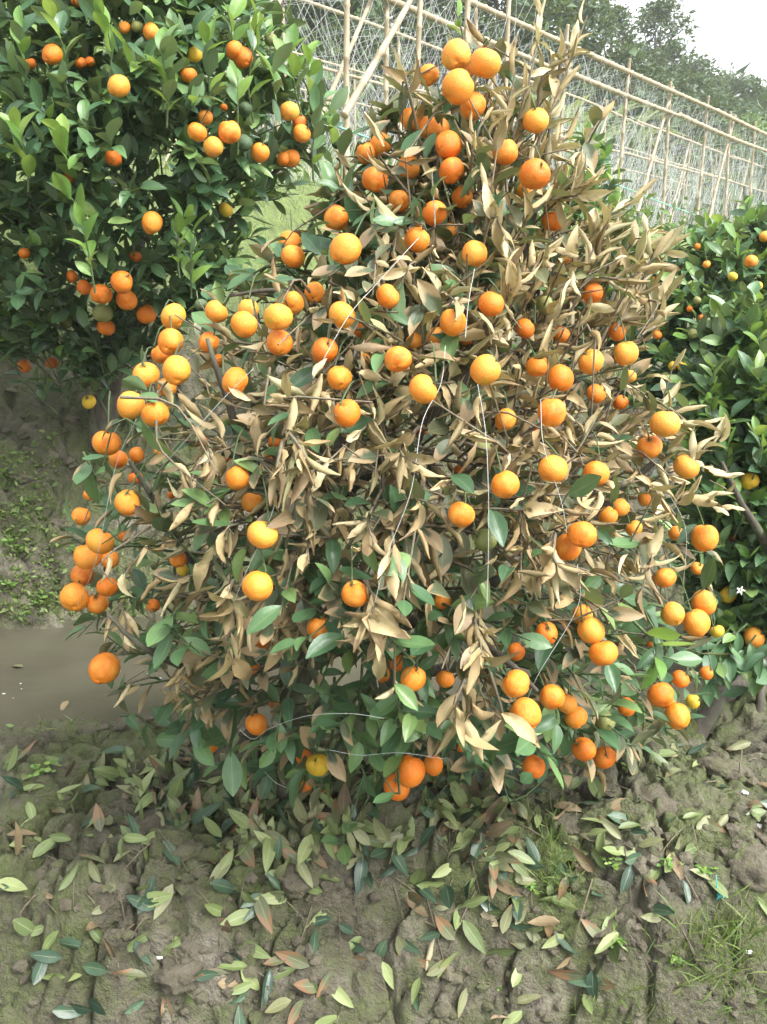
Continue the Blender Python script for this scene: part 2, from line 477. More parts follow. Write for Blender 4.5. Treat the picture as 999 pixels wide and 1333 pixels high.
def ground_material():
    m, nt, b = material('mud')
    geo = N(nt, 'ShaderNodeNewGeometry'); pos = geo.outputs['Position']
    sp = N(nt, 'ShaderNodeSeparateXYZ'); nt.links.new(pos, sp.inputs[0])
    n1 = noise(nt, 2.2, 5, pos, 0.6); n2 = noise(nt, 14, 6, pos, 0.65); n3 = noise(nt, 70, 5, pos, 0.7)
    col = ramp(nt, [(0.30, (0.046, 0.041, 0.026)), (0.44, (0.10, 0.092, 0.060)), (0.6, (0.165, 0.153, 0.108)), (0.8, (0.265, 0.245, 0.188))], n2)
    col = mix(nt, math_n(nt, 'MULTIPLY', n1, 0.35), col, (0.115, 0.105, 0.068))
    col = mix(nt, math_n(nt, 'MULTIPLY', math_n(nt, 'SUBTRACT', n3, 0.5), 3.0, True), col, (0.045, 0.038, 0.024))
    wp = noise(nt, 5.5, 5, pos, 0.7)
    col = mix(nt, math_n(nt, 'MULTIPLY', math_n(nt, 'MULTIPLY', math_n(nt, 'SUBTRACT', wp, 0.52), 6, True), 0.6), col, (0.05, 0.045, 0.027))
    # moss film
    mo = noise(nt, 3.1, 5, pos, 0.65); mo2 = noise(nt, 26, 4, pos, 0.7)
    k = math_n(nt, 'MULTIPLY', math_n(nt, 'SUBTRACT', math_n(nt, 'ADD', mo, math_n(nt, 'MULTIPLY', mo2, 0.5)), 0.64), 5, True)
    k = math_n(nt, 'MULTIPLY', k, 0.8)
    col = mix(nt, k, col, ramp(nt, [(0.3, (0.062, 0.092, 0.022)), (0.7, (0.15, 0.185, 0.052))], n3))
    # dry pale crust here and there
    pc = noise(nt, 4.3, 4, pos, 0.6)
    col = mix(nt, math_n(nt, 'MULTIPLY', math_n(nt, 'SUBTRACT', pc, 0.57), 7, True), col, mix(nt, n3, (0.22, 0.195, 0.15), (0.33, 0.295, 0.235)))
    # dark heaped soil of the far bank, with tree shade painted in
    dk = math_n(nt, 'MULTIPLY', math_n(nt, 'ADD', math_n(nt, 'SUBTRACT', sp.outputs[1], 3.38), math_n(nt, 'SUBTRACT', n1, 0.5)), 1.6, True)
    col = mix(nt, math_n(nt, 'MULTIPLY', dk, 0.55), col, ramp(nt, [(0.35, (0.035, 0.028, 0.018)), (0.7, (0.10, 0.088, 0.055))], n2))
    # grown-over terrace beyond the orchard rows
    g = math_n(nt, 'ADD', math_n(nt, 'MULTIPLY', math_n(nt, 'SUBTRACT', sp.outputs[2], 0.85), 2.5), math_n(nt, 'SUBTRACT', n2, 0.5), True)
    gc = ramp(nt, [(0.25, (0.10, 0.13, 0.045)), (0.6, (0.17, 0.23, 0.07)), (0.85, (0.24, 0.27, 0.12))], n2)
    col = mix(nt, g, col, gc)
    nt.links.new(col, b.inputs['Base Color'])
    nt.links.new(ramp(nt, [(0.3, (0.62, 0.62, 0.62)), (0.7, (0.95, 0.95, 0.95))], n2), b.inputs['Roughness'])
    hh = math_n(nt, 'ADD', math_n(nt, 'MULTIPLY', n3, 0.5), n2)
    bump(nt, hh, 1.0, 0.045, b)
    return m
M['mud'] = ground_material()
def clod_material():
    m, nt, b = material('clod')
    geo = N(nt, 'ShaderNodeNewGeometry'); pos = geo.outputs['Position']
    n2 = noise(nt, 18, 6, pos, 0.65); n3 = noise(nt, 80, 5, pos, 0.7)
    col = ramp(nt, [(0.3, (0.06, 0.052, 0.034)), (0.5, (0.125, 0.11, 0.075)), (0.75, (0.20, 0.18, 0.13))], n2)
    col = mix(nt, math_n(nt, 'MULTIPLY', math_n(nt, 'SUBTRACT', noise(nt, 9, 4, pos), 0.5), 5, True), col, (0.085, 0.105, 0.035))
    nt.links.new(col, b.inputs['Base Color']); b.inputs['Roughness'].default_value = 0.9
    bump(nt, n3, 0.9, 0.02, b)
    return m
M['clod'] = clod_material()
def water_material():
    m, nt, b = material('muddy_water')
    geo = N(nt, 'ShaderNodeNewGeometry'); pos = geo.outputs['Position']
    col = ramp(nt, [(0.35, (0.062, 0.058, 0.040)), (0.65, (0.088, 0.083, 0.058))], noise(nt, 2.5, 4, pos))
    nt.links.new(col, b.inputs['Base Color']); b.inputs['Roughness'].default_value = 0.03
    b.inputs['IOR'].default_value = 1.33
    mp = N(nt, 'ShaderNodeMapping'); mp.inputs['Scale'].default_value = (1, 2.5, 1); nt.links.new(pos, mp.inputs['Vector'])
    bump(nt, noise(nt, 11, 3, mp.outputs[0]), 0.10, 0.02, b)
    return m
M['water'] = water_material()
M['grass'] = leaf_material('grass_blade', [(0, (0.07, 0.13, 0.03)), (0.6, (0.13, 0.21, 0.05)), (1, (0.22, 0.27, 0.09))], rough=0.5, transl=0.3, vein=0)
M['far'] = leaf_material('far_leaf', [(0, (0.025, 0.058, 0.022)), (0.6, (0.045, 0.092, 0.033)), (1, (0.08, 0.14, 0.05))], rough=0.5, transl=0.2, vein=0)
M['far_pale'] = leaf_material('far_pale_leaf', [(0, (0.05, 0.105, 0.03)), (0.6, (0.10, 0.19, 0.05)), (1, (0.18, 0.27, 0.08))], rough=0.5, transl=0.25, vein=0)
M['banana'] = leaf_material('banana_leaf', [(0, (0.12, 0.19, 0.07)), (0.6, (0.19, 0.28, 0.11)), (1, (0.30, 0.33, 0.15))], rough=0.45, transl=0.3, vein=0.6)

# ------------------------------------------------------------------ setting
def axis(segs):
    out = [segs[0][0]]
    for a, b, st0, st1 in segs:
        x = a
        L = b - a
        while x < b - 1e-9:
            t = (x - a) / L
            x += st0 * (st1 / st0) ** t
            out.append(min(x, b))
    return np.unique(np.round(np.array(out), 5))

gx = axis([(-150, -12, 30, 1.0), (-12, -1.35, 1.0, 0.03), (-1.35, 1.5, 0.0052, 0.0052), (1.5, 12, 0.03, 1.0), (12, 150, 1.0, 30)])
gy = axis([(-60, -6, 20, 1.2), (-6, 1.0, 1.2, 0.02), (1.0, 2.35, 0.0052, 0.0055), (2.35, 2.9, 0.012, 0.009), (2.9, 3.75, 0.008, 0.010), (3.75, 8, 0.014, 0.25), (8, 40, 0.25, 2), (40, 200, 2, 30)])
GX, GY = np.meshgrid(gx, gy)
GZ = height(GX, GY)
nx, ny = len(gx), len(gy)
idx = np.arange(nx * ny).reshape(ny, nx)
GF = np.stack([idx[:-1, :-1].ravel(), idx[:-1, 1:].ravel(), idx[1:, 1:].ravel(), idx[1:, :-1].ravel()], 1)
g = link('ground', mesh_np('ground', np.stack([GX.ravel(), GY.ravel(), GZ.ravel()], 1), GF, M['mud']))
tag(g, kind='structure')
wx_ = np.linspace(-9, 9, 37); wy_ = np.linspace(1.7, 4.9, 9)
WX, WY = np.meshgrid(wx_, wy_)
wi = np.arange(WX.size).reshape(WX.shape)
WF = np.stack([wi[:-1, :-1].ravel(), wi[:-1, 1:].ravel(), wi[1:, 1:].ravel(), wi[1:, :-1].ravel()], 1)
# the sheet follows the ditch, which bends away to the right
WYs = 2.05 + 0.12 * (WX + 1) + (WY - 1.7) / 3.2 * 1.35
tag(link('water', mesh_np('water', np.stack([WX.ravel(), WYs.ravel(), np.full(WX.size, -0.065)], 1), WF, M['water'])), kind='structure')

# ------------------------------------------------------------------ leaf shapes (length 1 along +Y, 48 triangles)
def leaf_shape(width=0.42, fold=0.25, arc=0.25, curl=0.0, twist=0.0, tipw=1.0, crumple=0.0, rs=0, nl=6, nw=4):
    rg = np.random.default_rng(rs)
    V = []; UV = []
    for i in range(nl + 1):
        t = i / nl
        prof = math.sin(math.pi * min(1, t ** (0.85 + .25 * (1 - tipw)) * 0.97 + 0.02)) ** 0.8 * (1 - 0.25 * t * tipw)
        wd = width * max(prof, 0.03)
        th = arc * t
        cy = (math.sin(th) / arc if arc else t); cz = -((1 - math.cos(th)) / arc if arc else 0)
        tw = twist * t
        for k in range(nw + 1):
            a = (k / nw - 0.5)
            if curl:
                ang = a * curl
                R = wd / max(curl, 1e-3)
                lx = R * math.sin(ang); lz = R * (1 - math.cos(ang))
            else:
                lx = a * wd; lz = abs(a) * wd * fold
            lz += crumple * (rg.random() - 0.5) * 0.1; lx += crumple * (rg.random() - 0.5) * 0.05
            x = lx * math.cos(tw) - lz * math.sin(tw); z = lx * math.sin(tw) + lz * math.cos(tw)
            V.append((x, cy - z * math.sin(th) * 0.5, cz + z)); UV.append((k / nw, t))
    F = []
    for i in range(nl):
        for k in range(nw):
            a = i * (nw + 1) + k
            F.append((a, a + 1, a + nw + 2, a + nw + 1))
    return np.array(V), np.array(F), np.array(UV)

GREEN_SHAPES = [leaf_shape(0.46, 0.35, 0.5, tipw=.2, rs=1), leaf_shape(0.50, 0.2, 0.25, twist=0.3, tipw=0, rs=2), leaf_shape(0.43, 0.45, 0.8, twist=-0.3, tipw=.5, rs=3),
                leaf_shape(0.48, 0.3, -0.35, twist=0.2, tipw=.2, rs=4), leaf_shape(0.45, 0.55, 0.3, crumple=0.3, tipw=0, rs=5)]
DRY_SHAPES = [leaf_shape(0.52, curl=4.6, arc=0.5, twist=0.6, crumple=0.5, rs=11), leaf_shape(0.42, curl=3.2, arc=-0.5, twist=-0.8, crumple=0.6, rs=12),
              leaf_shape(0.44, curl=2.2, arc=0.9, twist=0.5, crumple=0.8, rs=13), leaf_shape(0.46, curl=5.2, arc=0.2, twist=1.2, crumple=0.5, rs=14),
              leaf_shape(0.50, curl=4.8, arc=0.7, twist=-0.4, crumple=0.5, rs=15), leaf_shape(0.40, curl=2.8, arc=-0.9, twist=0.3, crumple=0.8, rs=16),
              leaf_shape(0.44, 0.7, 1.2, twist=0.6, crumple=1.0, rs=17), leaf_shape(0.48, curl=4.2, arc=0.8, twist=-1.2, crumple=0.6, rs=18)]
FLAT_SHAPES = [leaf_shape(0.40, 0.18, 0.35, rs=21), leaf_shape(0.44, 0.25, -0.4, twist=0.2, rs=22), leaf_shape(0.42, curl=1.0, arc=0.4, twist=-0.3, crumple=0.3, rs=23),
               leaf_shape(0.38, curl=1.8, arc=0.3, twist=0.4, crumple=0.5, rs=24)]
_mcache = {}
def leaf_mesh(fam, k, mat):
    key = (fam, k, mat)
    if key not in _mcache:
        V, F, UV = {'g': GREEN_SHAPES, 'd': DRY_SHAPES, 'f': FLAT_SHAPES}[fam][k]
        _mcache[key] = mesh_np(('dry_leaf' if fam == 'd' else 'leaf'), V, F, M[mat], UV)
    return _mcache[key]

def frame(p, d, n, s):
    d = nrm(d); n = np.asarray(n, float); n = n - d * (n @ d); n = nrm(n)
    x = np.cross(d, n)
    R = np.stack([x, d, n], 1) * s
    return R, np.asarray(p, float)

def mat4(R, p):
    m = Matrix.Identity(4)
    for i in range(3):
        for j in range(3): m[i][j] = R[i][j]
        m[i][3] = p[i]
    return m

def join_leaves(name, items, mat, lite=None):
    """items: list of (shape, R, p) joined into one mesh"""
    Vs, Fs, Us = [], [], []; n = 0
    for (V, F, UV), R, p in items:
        Vs.append(V @ R.T + p); Fs.append(F + n); Us.append(UV); n += len(V)
    return mesh_np(name, np.concatenate(Vs), np.concatenate(Fs), mat, np.concatenate(Us))

# ------------------------------------------------------------------ fruit
def fruit_shape(flat_=0.88, seg=22, rings=13, rs=0):
    rg = np.random.default_rng(rs)
    V = []; a1, a2, a3 = rg.random(3) * 6.28
    for i in range(rings + 1):
        ph = math.pi * i / rings
        r = math.sin(ph); z = math.cos(ph)
        dz = -0.13 * math.exp(-(r / 0.28) ** 2) if z > 0 else 0.07 * math.exp(-(r / 0.22) ** 2)
        for k in range(seg):
            th = 2 * math.pi * k / seg
            q = 1 + 0.035 * math.sin(2 * th + a1) + 0.022 * math.sin(3 * th + a2) + 0.018 * math.sin(3 * ph + a3)
            V.append((r * q * math.cos(th), r * q * math.sin(th), z * flat_ * q + dz))
    F = [(i * seg + k, (i + 1) * seg + k, (i + 1) * seg + (k + 1) % seg, i * seg + (k + 1) % seg) for i in range(rings) for k in range(seg)]
    return np.array(V), np.array(F)
FRUIT = {}
for mk in ('orange', 'shadowed', 'yellow', 'unripe', 'dark_unripe'):
    FRUIT[mk] = [mesh_np('fruit', *fruit_shape([0.84, 0.93, 1.05, 0.88, 0.98][i], rs=i), M[mk]) for i in range(5)]
def stalk_mesh():
    s = Soup()
    s.tube([(0, 0, 0.70), (0.02, 0, 0.92), (0.06, 0.03, 1.12)], [0.09, 0.05, 0.05], 5)
    for k in range(5):
        a = k * 2 * math.pi / 5
        c, sn = math.cos(a), math.sin(a)
        s.add([(0.05 * c - .06 * sn, 0.05 * sn + .06 * c, 0.86), (0.05 * c + .06 * sn, 0.05 * sn - .06 * c, 0.86), (0.27 * c + .03 * sn, 0.27 * sn - .03 * c, 0.87), (0.27 * c - .03 * sn, 0.27 * sn + .03 * c, 0.87)], [(0, 1, 2, 3)])
    return s.build('stalk', M['green_twig'])
STALK = stalk_mesh()
FLABEL = {'yellow': 'yellow half-ripe fruit', 'unripe': 'unripe greenish fruit', 'dark_unripe': 'hard dark green unripe fruit', 'shadowed': 'deep reddish orange fruit, shade painted in', 'orange': None}

# ------------------------------------------------------------------ fruit trees
class Crown:
    def __init__(self, table, ay, squash=0.92):
        t = np.array(table, float); self.py = t[:, 0]; self.L = t[:, 1]; self.R = t[:, 2]; self.ay = ay; self.sq = squash
    def axis_depth(self, py):
        return self.ay / (FWD[1] + (CY - py) / FPX * UP[1])
    def at(self, px, py):
        l = np.interp(py, self.py, self.L); r = np.interp(py, self.py, self.R)
        c, hw = (l + r) / 2, max((r - l) / 2, 5)
        d = self.axis_depth(py)
        t = np.clip((px - c) / hw, -0.995, 0.995)
        edge = min(1, (py - self.py[0] + 25) / 120, (self.py[-1] - py + 25) / 120)
        b = hw / FPX * d * self.sq * math.sqrt(1 - t * t) * math.sqrt(max(0.05, edge))
        return d, b, c, hw
    def sample(self, umode):
        area = np.maximum(self.R - self.L, 1)
        while True:
            py = random.uniform(self.py[0], self.py[-1])
            l = np.interp(py, self.py, self.L); r = np.interp(py, self.py, self.R)
            if random.random() < (r - l) / area.max():
                break
        px = random.uniform(l, r)
        d, b, c, hw = self.at(px, py)
        return px, py, d + b * umode, (px - c) / hw

class FruitTree:
    def __init__(self, name, label, cat, base, crown, fruits, group=None, fruit_r0=19, fstep=0.03):
        self.root = empty(name, base); tag(self.root, label, cat, group)
        self.margin = 0 if fruit_r0 > 18 else 4; self.crown = crown; self.base = np.array(base, float)
        self.twigs = Soup(); self.gtwigs = Soup()
        self.leaves = []   # (family, k, mat, R, p, front)
        self.fr = []
        for f in fruits:
            px, py, r = f[:3]; r *= 1.0 if fruit_r0 > 18 else 1.06; mk = f[3] if len(f) > 3 else 'orange'
            d, b, c, hw = crown.at(px, py)
            dep = float(np.clip(d - b + (fruit_r0 - r) * fstep, d - b - 0.03, d))
            self.fr.append((px, py, r, dep, mk))
        self.fa = np.array([(f[0], f[1], f[2], f[3]) for f in self.fr]) if self.fr else np.zeros((0, 4))
    def trunk(self, stems, name='branch'):
        for k, (pts, rr, nm) in enumerate(stems):
            s = Soup()
            c = spline(pts, 4 * len(pts))
            jit = np.array([[fbm(np.array([i * .7]), np.array([k * 3.3]), 91 + a, 2)[0] for a in range(3)] for i in range(len(c))]) * rr[0] * 0.35
            jit[0] = 0
            r = np.interp(np.linspace(0, 1, len(c)), np.linspace(0, 1, len(rr)), rr)
            s.tube(c + jit, r, 9)
            link(nm, s.build(nm, M['bark']), self.root)
    def blocked(self, p, prob=0.9):
        if not len(self.fa): return False
        x, y, d = proj(p)
        q = self.fa
        hit = (np.hypot(q[:, 0] - x, q[:, 1] - y) < q[:, 2] * 1.02 + self.margin) & (q[:, 3] > d - 0.01)
        return hit.any() and random.random() < prob
    def add_leaf(self, fam, k, mat, p, d, n, s, prob=0.9):
        tip = np.asarray(p) + nrm(d) * s
        mid = np.asarray(p) + nrm(d) * s * 0.5
        if self.blocked(mid, prob) or self.blocked(tip, prob) or self.blocked(p, prob * .7): return False
        R, pp = frame(p, d, n, s)
        self.leaves.append((fam, k, mat, R, pp, proj(mid)))
        return True
    def twig(self, E, S, nleaf, pick, size, bend=0.06, thick=0.0022, t0=0.25, prob=0.86, green=False, spread=0.9):
        E = np.asarray(E); S = np.asarray(S)
        mid = (E + S) / 2 + RNG.normal(0, bend, 3)
        c = spline([S, mid, E], 7)
        if not self.blocked(c[3], .8) and not self.blocked(c[5], .8):
            (self.gtwigs if green else self.twigs).tube(c, np.linspace(thick * 1.5, thick * 0.6, 7), 4, cap=False)
        out = nrm(E - np.array([self.axis_x(E), self.crown.ay, E[2] - 0.1]))
        a0 = random.random() * 6.28
        for i in range(nleaf):
            t = t0 + (1 - t0) * (i + random.random() * 0.6) / nleaf
            u = min(t, 0.999) * 6; j = int(u)
            p = c[j] * (1 - (u - j)) + c[j + 1] * (u - j)
            tw = nrm(c[min(j + 1, 6)] - c[max(j - 1, 0)])
            a = a0 + i * 2.4
            x = nrm(np.cross(tw, [0.2, 0.3, 0.9])); y = np.cross(tw, x)
            perp = x * math.cos(a) + y * math.sin(a)
            fam, k, mat, droop, up = pick()
            if fam == 'd':
                d = tw * random.uniform(0.5, 1.3) + perp * random.uniform(.3, .9) * spread + np.array([0, 0, -droop]) + RNG.normal(0, .2, 3)
                n = RNG.normal(0, 1, 3)
            else:
                d = tw * random.uniform(0.5, 1.0) + perp * spread + out * 0.3 + np.array([0, 0, up - droop]) + RNG.normal(0, .15, 3)
                n = np.array([0, 0, 1.0]) + out * 0.55 + RNG.normal(0, .35, 3)
            self.add_leaf(fam, k, mat, p, d, n, size * random.uniform(0.72, 1.2), prob)
    def axis_x(self, E):
        x, y, d = proj(E)
        l = np.interp(y, self.crown.py, self.crown.L); r = np.interp(y, self.crown.py, self.crown.R)
        return ((l + r) / 2 - CX) / FPX * d
    def put_fruit(self, tilt=0.75):
        for (px, py, r, dep, mk) in self.fr:
            R = r * dep / FPX
            p = P(px, py, dep)
            k = random.randrange(5)
            ax = nrm(np.array([random.gauss(0, tilt), random.gauss(0, tilt) + 0.35, 1.0]))
            x = nrm(np.cross(ax, [random.random(), 1, 0.2])); y = np.cross(ax, x)
            B = np.stack([x, y, ax], 1) * R
            f = link('fruit', FRUIT[mk][k], self.root, mat4(B, p))
            if FLABEL[mk]: f['label'] = FLABEL[mk]
            s = bpy.data.objects.new('stalk', STALK); COL.objects.link(s); s.parent = f
            top = p + ax * R * 1.1
            inner = top + np.array([random.gauss(0, .02), 0.07 + random.random() * .08, random.uniform(-.01, .06)])
            self.gtwigs.tube(spline([top - ax * R * .1, (top + inner) / 2 + np.array([0, 0, .012]), inner], 5), [0.0016] * 5, 4, cap=False)
    def finish(self, nmax=(300, 300)):
        if self.twigs.n: tag(link('twigs', self.twigs.build('twigs', M['twig']), self.root), kind='stuff')
        if self.gtwigs.n: tag(link('green_twigs', self.gtwigs.build('green_twigs', M['green_twig']), self.root), kind='stuff')
        groups = {'leaf': [], 'dry_leaf': []}
        # depth buffer of leaf centres: leaves in front show largest
        cell = {}
        for i, L in enumerate(self.leaves):
            x, y, d = L[5]
            c = (int(x // 26), int(y // 26))
            if 0 <= x < 999 and 0 <= y < 1333: cell.setdefault(c, []).append((d, i))
        front = set()
        for c, v in cell.items():
            v.sort()
            for rank, (d, i) in enumerate(v): front.add((rank, d, i))
        order = {i: (rank, d) for rank, d, i in front}
        for i, L in enumerate(self.leaves):
            groups['dry_leaf' if L[0] == 'd' else 'leaf'].append((order.get(i, (99, L[5][2])), i))
        for nm, cap in zip(('leaf', 'dry_leaf'), nmax):
            g_ = sorted(groups[nm])
            rest = {}
            for j, (_, i) in enumerate(g_):
                fam, k, mat, R, p, pr = self.leaves[i]
                if j < cap:
                    o = link(nm, leaf_mesh(fam, k, mat), self.root, mat4(R, p))
                    if mat == 'young': o['label'] = 'bright young leaf'
                    if mat == 'dull': o['label'] = 'dull wilting leaf'
                else:
                    rest.setdefault(mat, []).append(({'g': GREEN_SHAPES, 'd': DRY_SHAPES, 'f': FLAT_SHAPES}[fam][k], R, p))
            word = {'green': 'green_foliage', 'young': 'young_foliage', 'dull': 'wilting_foliage', 'dry': 'dry_foliage', 'straw': 'straw_foliage'}
            for mat, items in rest.items():
                tag(link(word[mat], join_leaves(word[mat], items, M[mat]), self.root), kind='stuff')

O_, D_, Y_, U_, K_ = 'orange', 'shadowed', 'yellow', 'unripe', 'dark_unripe'
NEAR_FRUIT = [(594,72,19),(632,82,20),(596,113,21),(616,138,17),(606,88,14),(558,98,14),(536,156,15),(556,166,14),(570,168,16),(584,189,17.5,D_),(658,198,17.5),(698,157,18),
 (696,227,20,D_),(684,244,14),(496,188,14),(478,200,13),(488,234,17),(534,217,15),(588,222,17,D_),(602,256,14.5),(520,262,15),(566,277,17,D_),(586,302,12),(543,312,17),(438,284,17),
 (450,324,20),(378,316,15),(382,334,17),(618,330,17),(505,386,17),(410,381,14),(382,394,15),(362,413,19),(318,422,18),(324,402,14),(446,410,18),(364,446,17),(423,456,17,D_),
 (640,396,18,D_),(590,420,17),(568,438,13),(540,444,12),(518,468,18),(480,464,11),(442,492,17),(452,538,18,D_),(551,507,19.5),(632,482,19),(684,428,14,D_),(476,504,9),(306,496,18),
 (658,546,14),(700,477,15),(628,582,13,U_),(360,576,11,D_),(772,382,15,D_),(712,398,13,U_),(730,492,17.5,D_),(770,471,17),(719,537,18),(776,512,13,D_),(815,460,16),(808,524,10,D_),
 (866,552,20),(846,582,16),(894,608,17),(776,616,17),(720,610,19),(658,631,19),(804,432,12,D_),(736,344,10),(720,288,14,D_),(732,436,12,D_),(758,696,19),(740,712,17),(792,672,12),
 (808,660,12),(826,688,11),(918,700,17),(880,694,10),(866,752,15),(908,740,9),(601,670,18),(632,703,15.5,U_),(710,700,8,K_),(876,799,16),(916,785,17.5),(907,811,18),(934,822,9,Y_),
 (770,821,17),(786,850,18.5),(758,800,14),(712,824,15,D_),(672,848,12,D_),(672,890,20),(684,929,20),(719,907,17.5),(738,916,14),(750,934,15),(789,939,13,U_),(816,920,12,D_),(886,884,12,D_),
 (920,876,9,D_),(860,904,17,D_),(882,932,16),(902,913,9.5,Y_),(848,836,7,D_),(684,746,8,D_),(760,975,16,D_),(787,986,15,D_),(695,998,15,D_),(639,1045,13,D_),(334,943,14),(358,916,7,D_),
 (414,996,15,Y_),(396,986,10,D_),(534,1004,19.5,D_),(517,1024,18,D_),(564,996,13,D_),(525,1052,10,U_),(522,1068,8),(600,972,7,D_),(396,1027,10,D_),(425,1036,8,D_),(420,1053,9,D_),
 (448,1060,13,D_),(272,968,13,D_),(139,577,18),(154,598,13),(178,592,10),(176,622,10,D_),(166,654,17),(106,672,12),(116,644,8),(130,705,18),(114,724,17),(143,728,13),(108,748,15),
 (97,777,19),(140,764,14,D_),(127,786,14),(136,870,20),(160,698,7,D_),(200,788,9,D_),(232,728,11),(238,742,8,Y_),(266,740,7,D_),(310,622,17),(328,654,14),(342,696,20),(336,763,21.5),
 (326,868,12,D_),(342,836,9,D_),(226,412,17),(222,445,17),(230,482,18.5),(190,488,18),(211,460,14),(170,527,18),(202,539,19),(218,504,13),(282,406,15),(262,397,9,K_),(272,446,13),
 (284,470,9,D_),(266,576,7,D_),(208,588,7),(224,644,6,D_),(462,773,18),(416,818,16),(538,884,17),(580,884,13),(520,864,12,D_),(498,878,10),(576,783,12),(410,674,7,D_),(820,490,9),(352,596,8,D_),
 (598,612,7,D_),(652,745,6,D_),(300,600,8,D_),(868,910,12,D_),(840,650,10),(700,560,8,D_),(486,700,6,D_),(550,560,7,D_),(606,440,10,D_),(470,430,9,D_),(640,300,9,D_)]
near_crown = Crown([(30,640,700),(60,575,690),(100,545,705),(150,500,735),(200,465,760),(250,440,790),(300,400,835),(350,330,860),(400,225,868),(450,190,875),(500,160,885),(550,125,905),
 (600,110,925),(650,95,935),(700,95,938),(750,85,935),(800,85,935),(850,110,935),(900,150,920),(950,205,895),(1000,250,810),(1050,330,700),(1085,420,640)], 1.85)
tz = h1(-0.235, 1.85)
near = FruitTree('fruit_tree', 'half-withered citrus tree heavy with orange fruit and dry tan leaves, closest tree', 'tree', (-0.235, 1.85, tz), near_crown, NEAR_FRUIT)

def seg(*pp): return [P(*q) for q in pp]
B0 = np.array([-0.235, 1.85, tz - 0.03])
stems = [([B0, P(376,960,2.0), P(380,880,1.95), P(392,790,1.86), P(425,665,1.80), P(470,500,1.82), P(545,320,1.86), P(600,130,1.86)], [0.034,0.028,0.024,0.017,0.012,0.006], 'trunk'),
 ([P(382,900,1.96), P(430,850,1.92), P(560,800,1.86), P(740,700,1.78), P(850,600,1.74)], [0.02,0.016,0.012,0.006], 'branch'),
 ([P(378,940,1.98), P(480,890,2.0), P(640,860,2.0), P(800,840,1.95), P(880,800,1.9)], [0.018,0.014,0.010,0.005], 'branch'),
 ([B0 + np.array([-.07,.03,0]), P(330,930,1.98), P(290,830,1.9), P(230,700,1.8), P(170,600,1.75)], [0.016,0.013,0.010,0.004], 'branch'),
 ([P(392,800,1.87), P(350,700,1.75), P(310,560,1.65), P(270,440,1.62)], [0.014,0.011,0.004], 'branch'),
 ([P(425,665,1.80), P(540,560,1.70), P(640,440,1.66), P(690,300,1.72), P(720,150,1.78), P(735,40,1.78)], [0.013,0.010,0.007,0.003], 'branch'),
 ([P(440,850,1.92), P(600,700,1.95), P(740,520,1.95), P(800,380,1.92)], [0.014,0.010,0.004], 'branch'),
 ([P(385,850,1.94), P(300,880,1.75), P(200,850,1.6), P(140,800,1.55)], [0.012,0.008,0.003], 'branch'),
 ([P(560,800,1.86), P(600,820,1.6), P(660,860,1.45), P(700,900,1.4)], [0.010,0.007,0.003], 'branch'),
 ([P(400,760,1.86), P(420,640,2.1), P(440,460,2.25), P(500,300,2.2)], [0.014,0.010,0.004], 'branch'),
 ([P(470,500,1.82), P(430,420,1.7), P(370,380,1.65), P(300,385,1.66)], [0.008,0.006,0.003], 'branch'),
 ([P(380,930,1.98), P(500,940,1.75), P(560,970,1.62)], [0.010,0.008,0.003], 'branch')]
near.trunk(stems)

DRYMAP = [(740,460,150,230,1.0),(700,120,80,140,1.0),(430,540,190,150,0.9),(330,640,130,110,0.5),(820,560,110,160,0.9),(600,240,130,140,0.55),(600,690,170,100,0.75),
 (480,800,45,35,0.9),(625,870,45,70,0.8),(310,800,45,60,0.8),(220,890,50,50,0.75),(190,760,60,80,0.5),(280,470,110,60,0.8),(760,730,120,60,0.7),(810,690,100,70,0.4)]
def dryness(px, py):
    s = 0
    for x, y, a, b, wgt in DRYMAP:
        s = max(s, wgt * math.exp(-0.5 * (((px - x) / a) ** 2 + ((py - y) / b) ** 2) ** 1.5))
    s = max(s, 0.06)
    if py > 930: s = min(s, 0.05) if not (570 < px < 680 and py < 980) else s
    return s
def dry_pick(dr, low=False):
    def f():
        if random.random() < dr:
            return ('d', random.randrange(8), 'straw' if random.random() < (.10 if low else .45) else 'dry', random.uniform(0.0, 1.0) if low else random.uniform(-0.5, 0.35), 0)
        r = random.random()
        if r < 0.22 + 0.6 * dr: return ('g', random.randrange(5), 'dull', random.uniform(.1, .7), 0)
        return ('g', random.randrange(5), 'green', random.uniform(0, .5), .25)
    return f

def near_twigs(n, ulo, uhi, nl, inner=False, below=9999):
    for _ in range(n):
        px, py, dep, t = near_crown.sample(random.uniform(ulo, uhi))
        while py > below: px, py, dep, t = near_crown.sample(random.uniform(ulo, uhi))
        if (py < 130 and px > 655) or (px < 285 and 770 < py < 950 and random.random() < .3) or (py > 1000 and random.random() < .55) or (py > 850 and px < 620 and random.random() < .1): continue
        d, b, c, hw = near_crown.at(px, py)
        E = P(px, py, dep)
        C = np.array([near.axis_x(E) * 0.9, 1.85, E[2] - 0.10 + (0.02 if py > 700 else -0.08)])
        S = E + (C - E) * random.uniform(0.3, 0.5)
        L = np.linalg.norm(S - E)
        if L > 0.24: S = E + (S - E) * 0.24 / L
        if L < 0.10: S = E + nrm(S - E + np.array([0, 0, -.05])) * 0.12
        if py < 520 and px > 560: S = S + np.array([-.02, 0.02, -0.10])
        if py > 700: S = S + np.array([0, 0.02, 0.06])
        dr = dryness(px, py) * (0.6 if inner else 1.0)
        near.twig(E, S, nl, dry_pick(dr, low=py > 500), 0.062 if dr < .4 else 0.060, green=dr < 0.25)
near_twigs(330, -1.02, -0.80, 8)
near_twigs(130, -0.80, -0.40, 8, True)
near_twigs(220, -0.4, 0.35, 8, True)
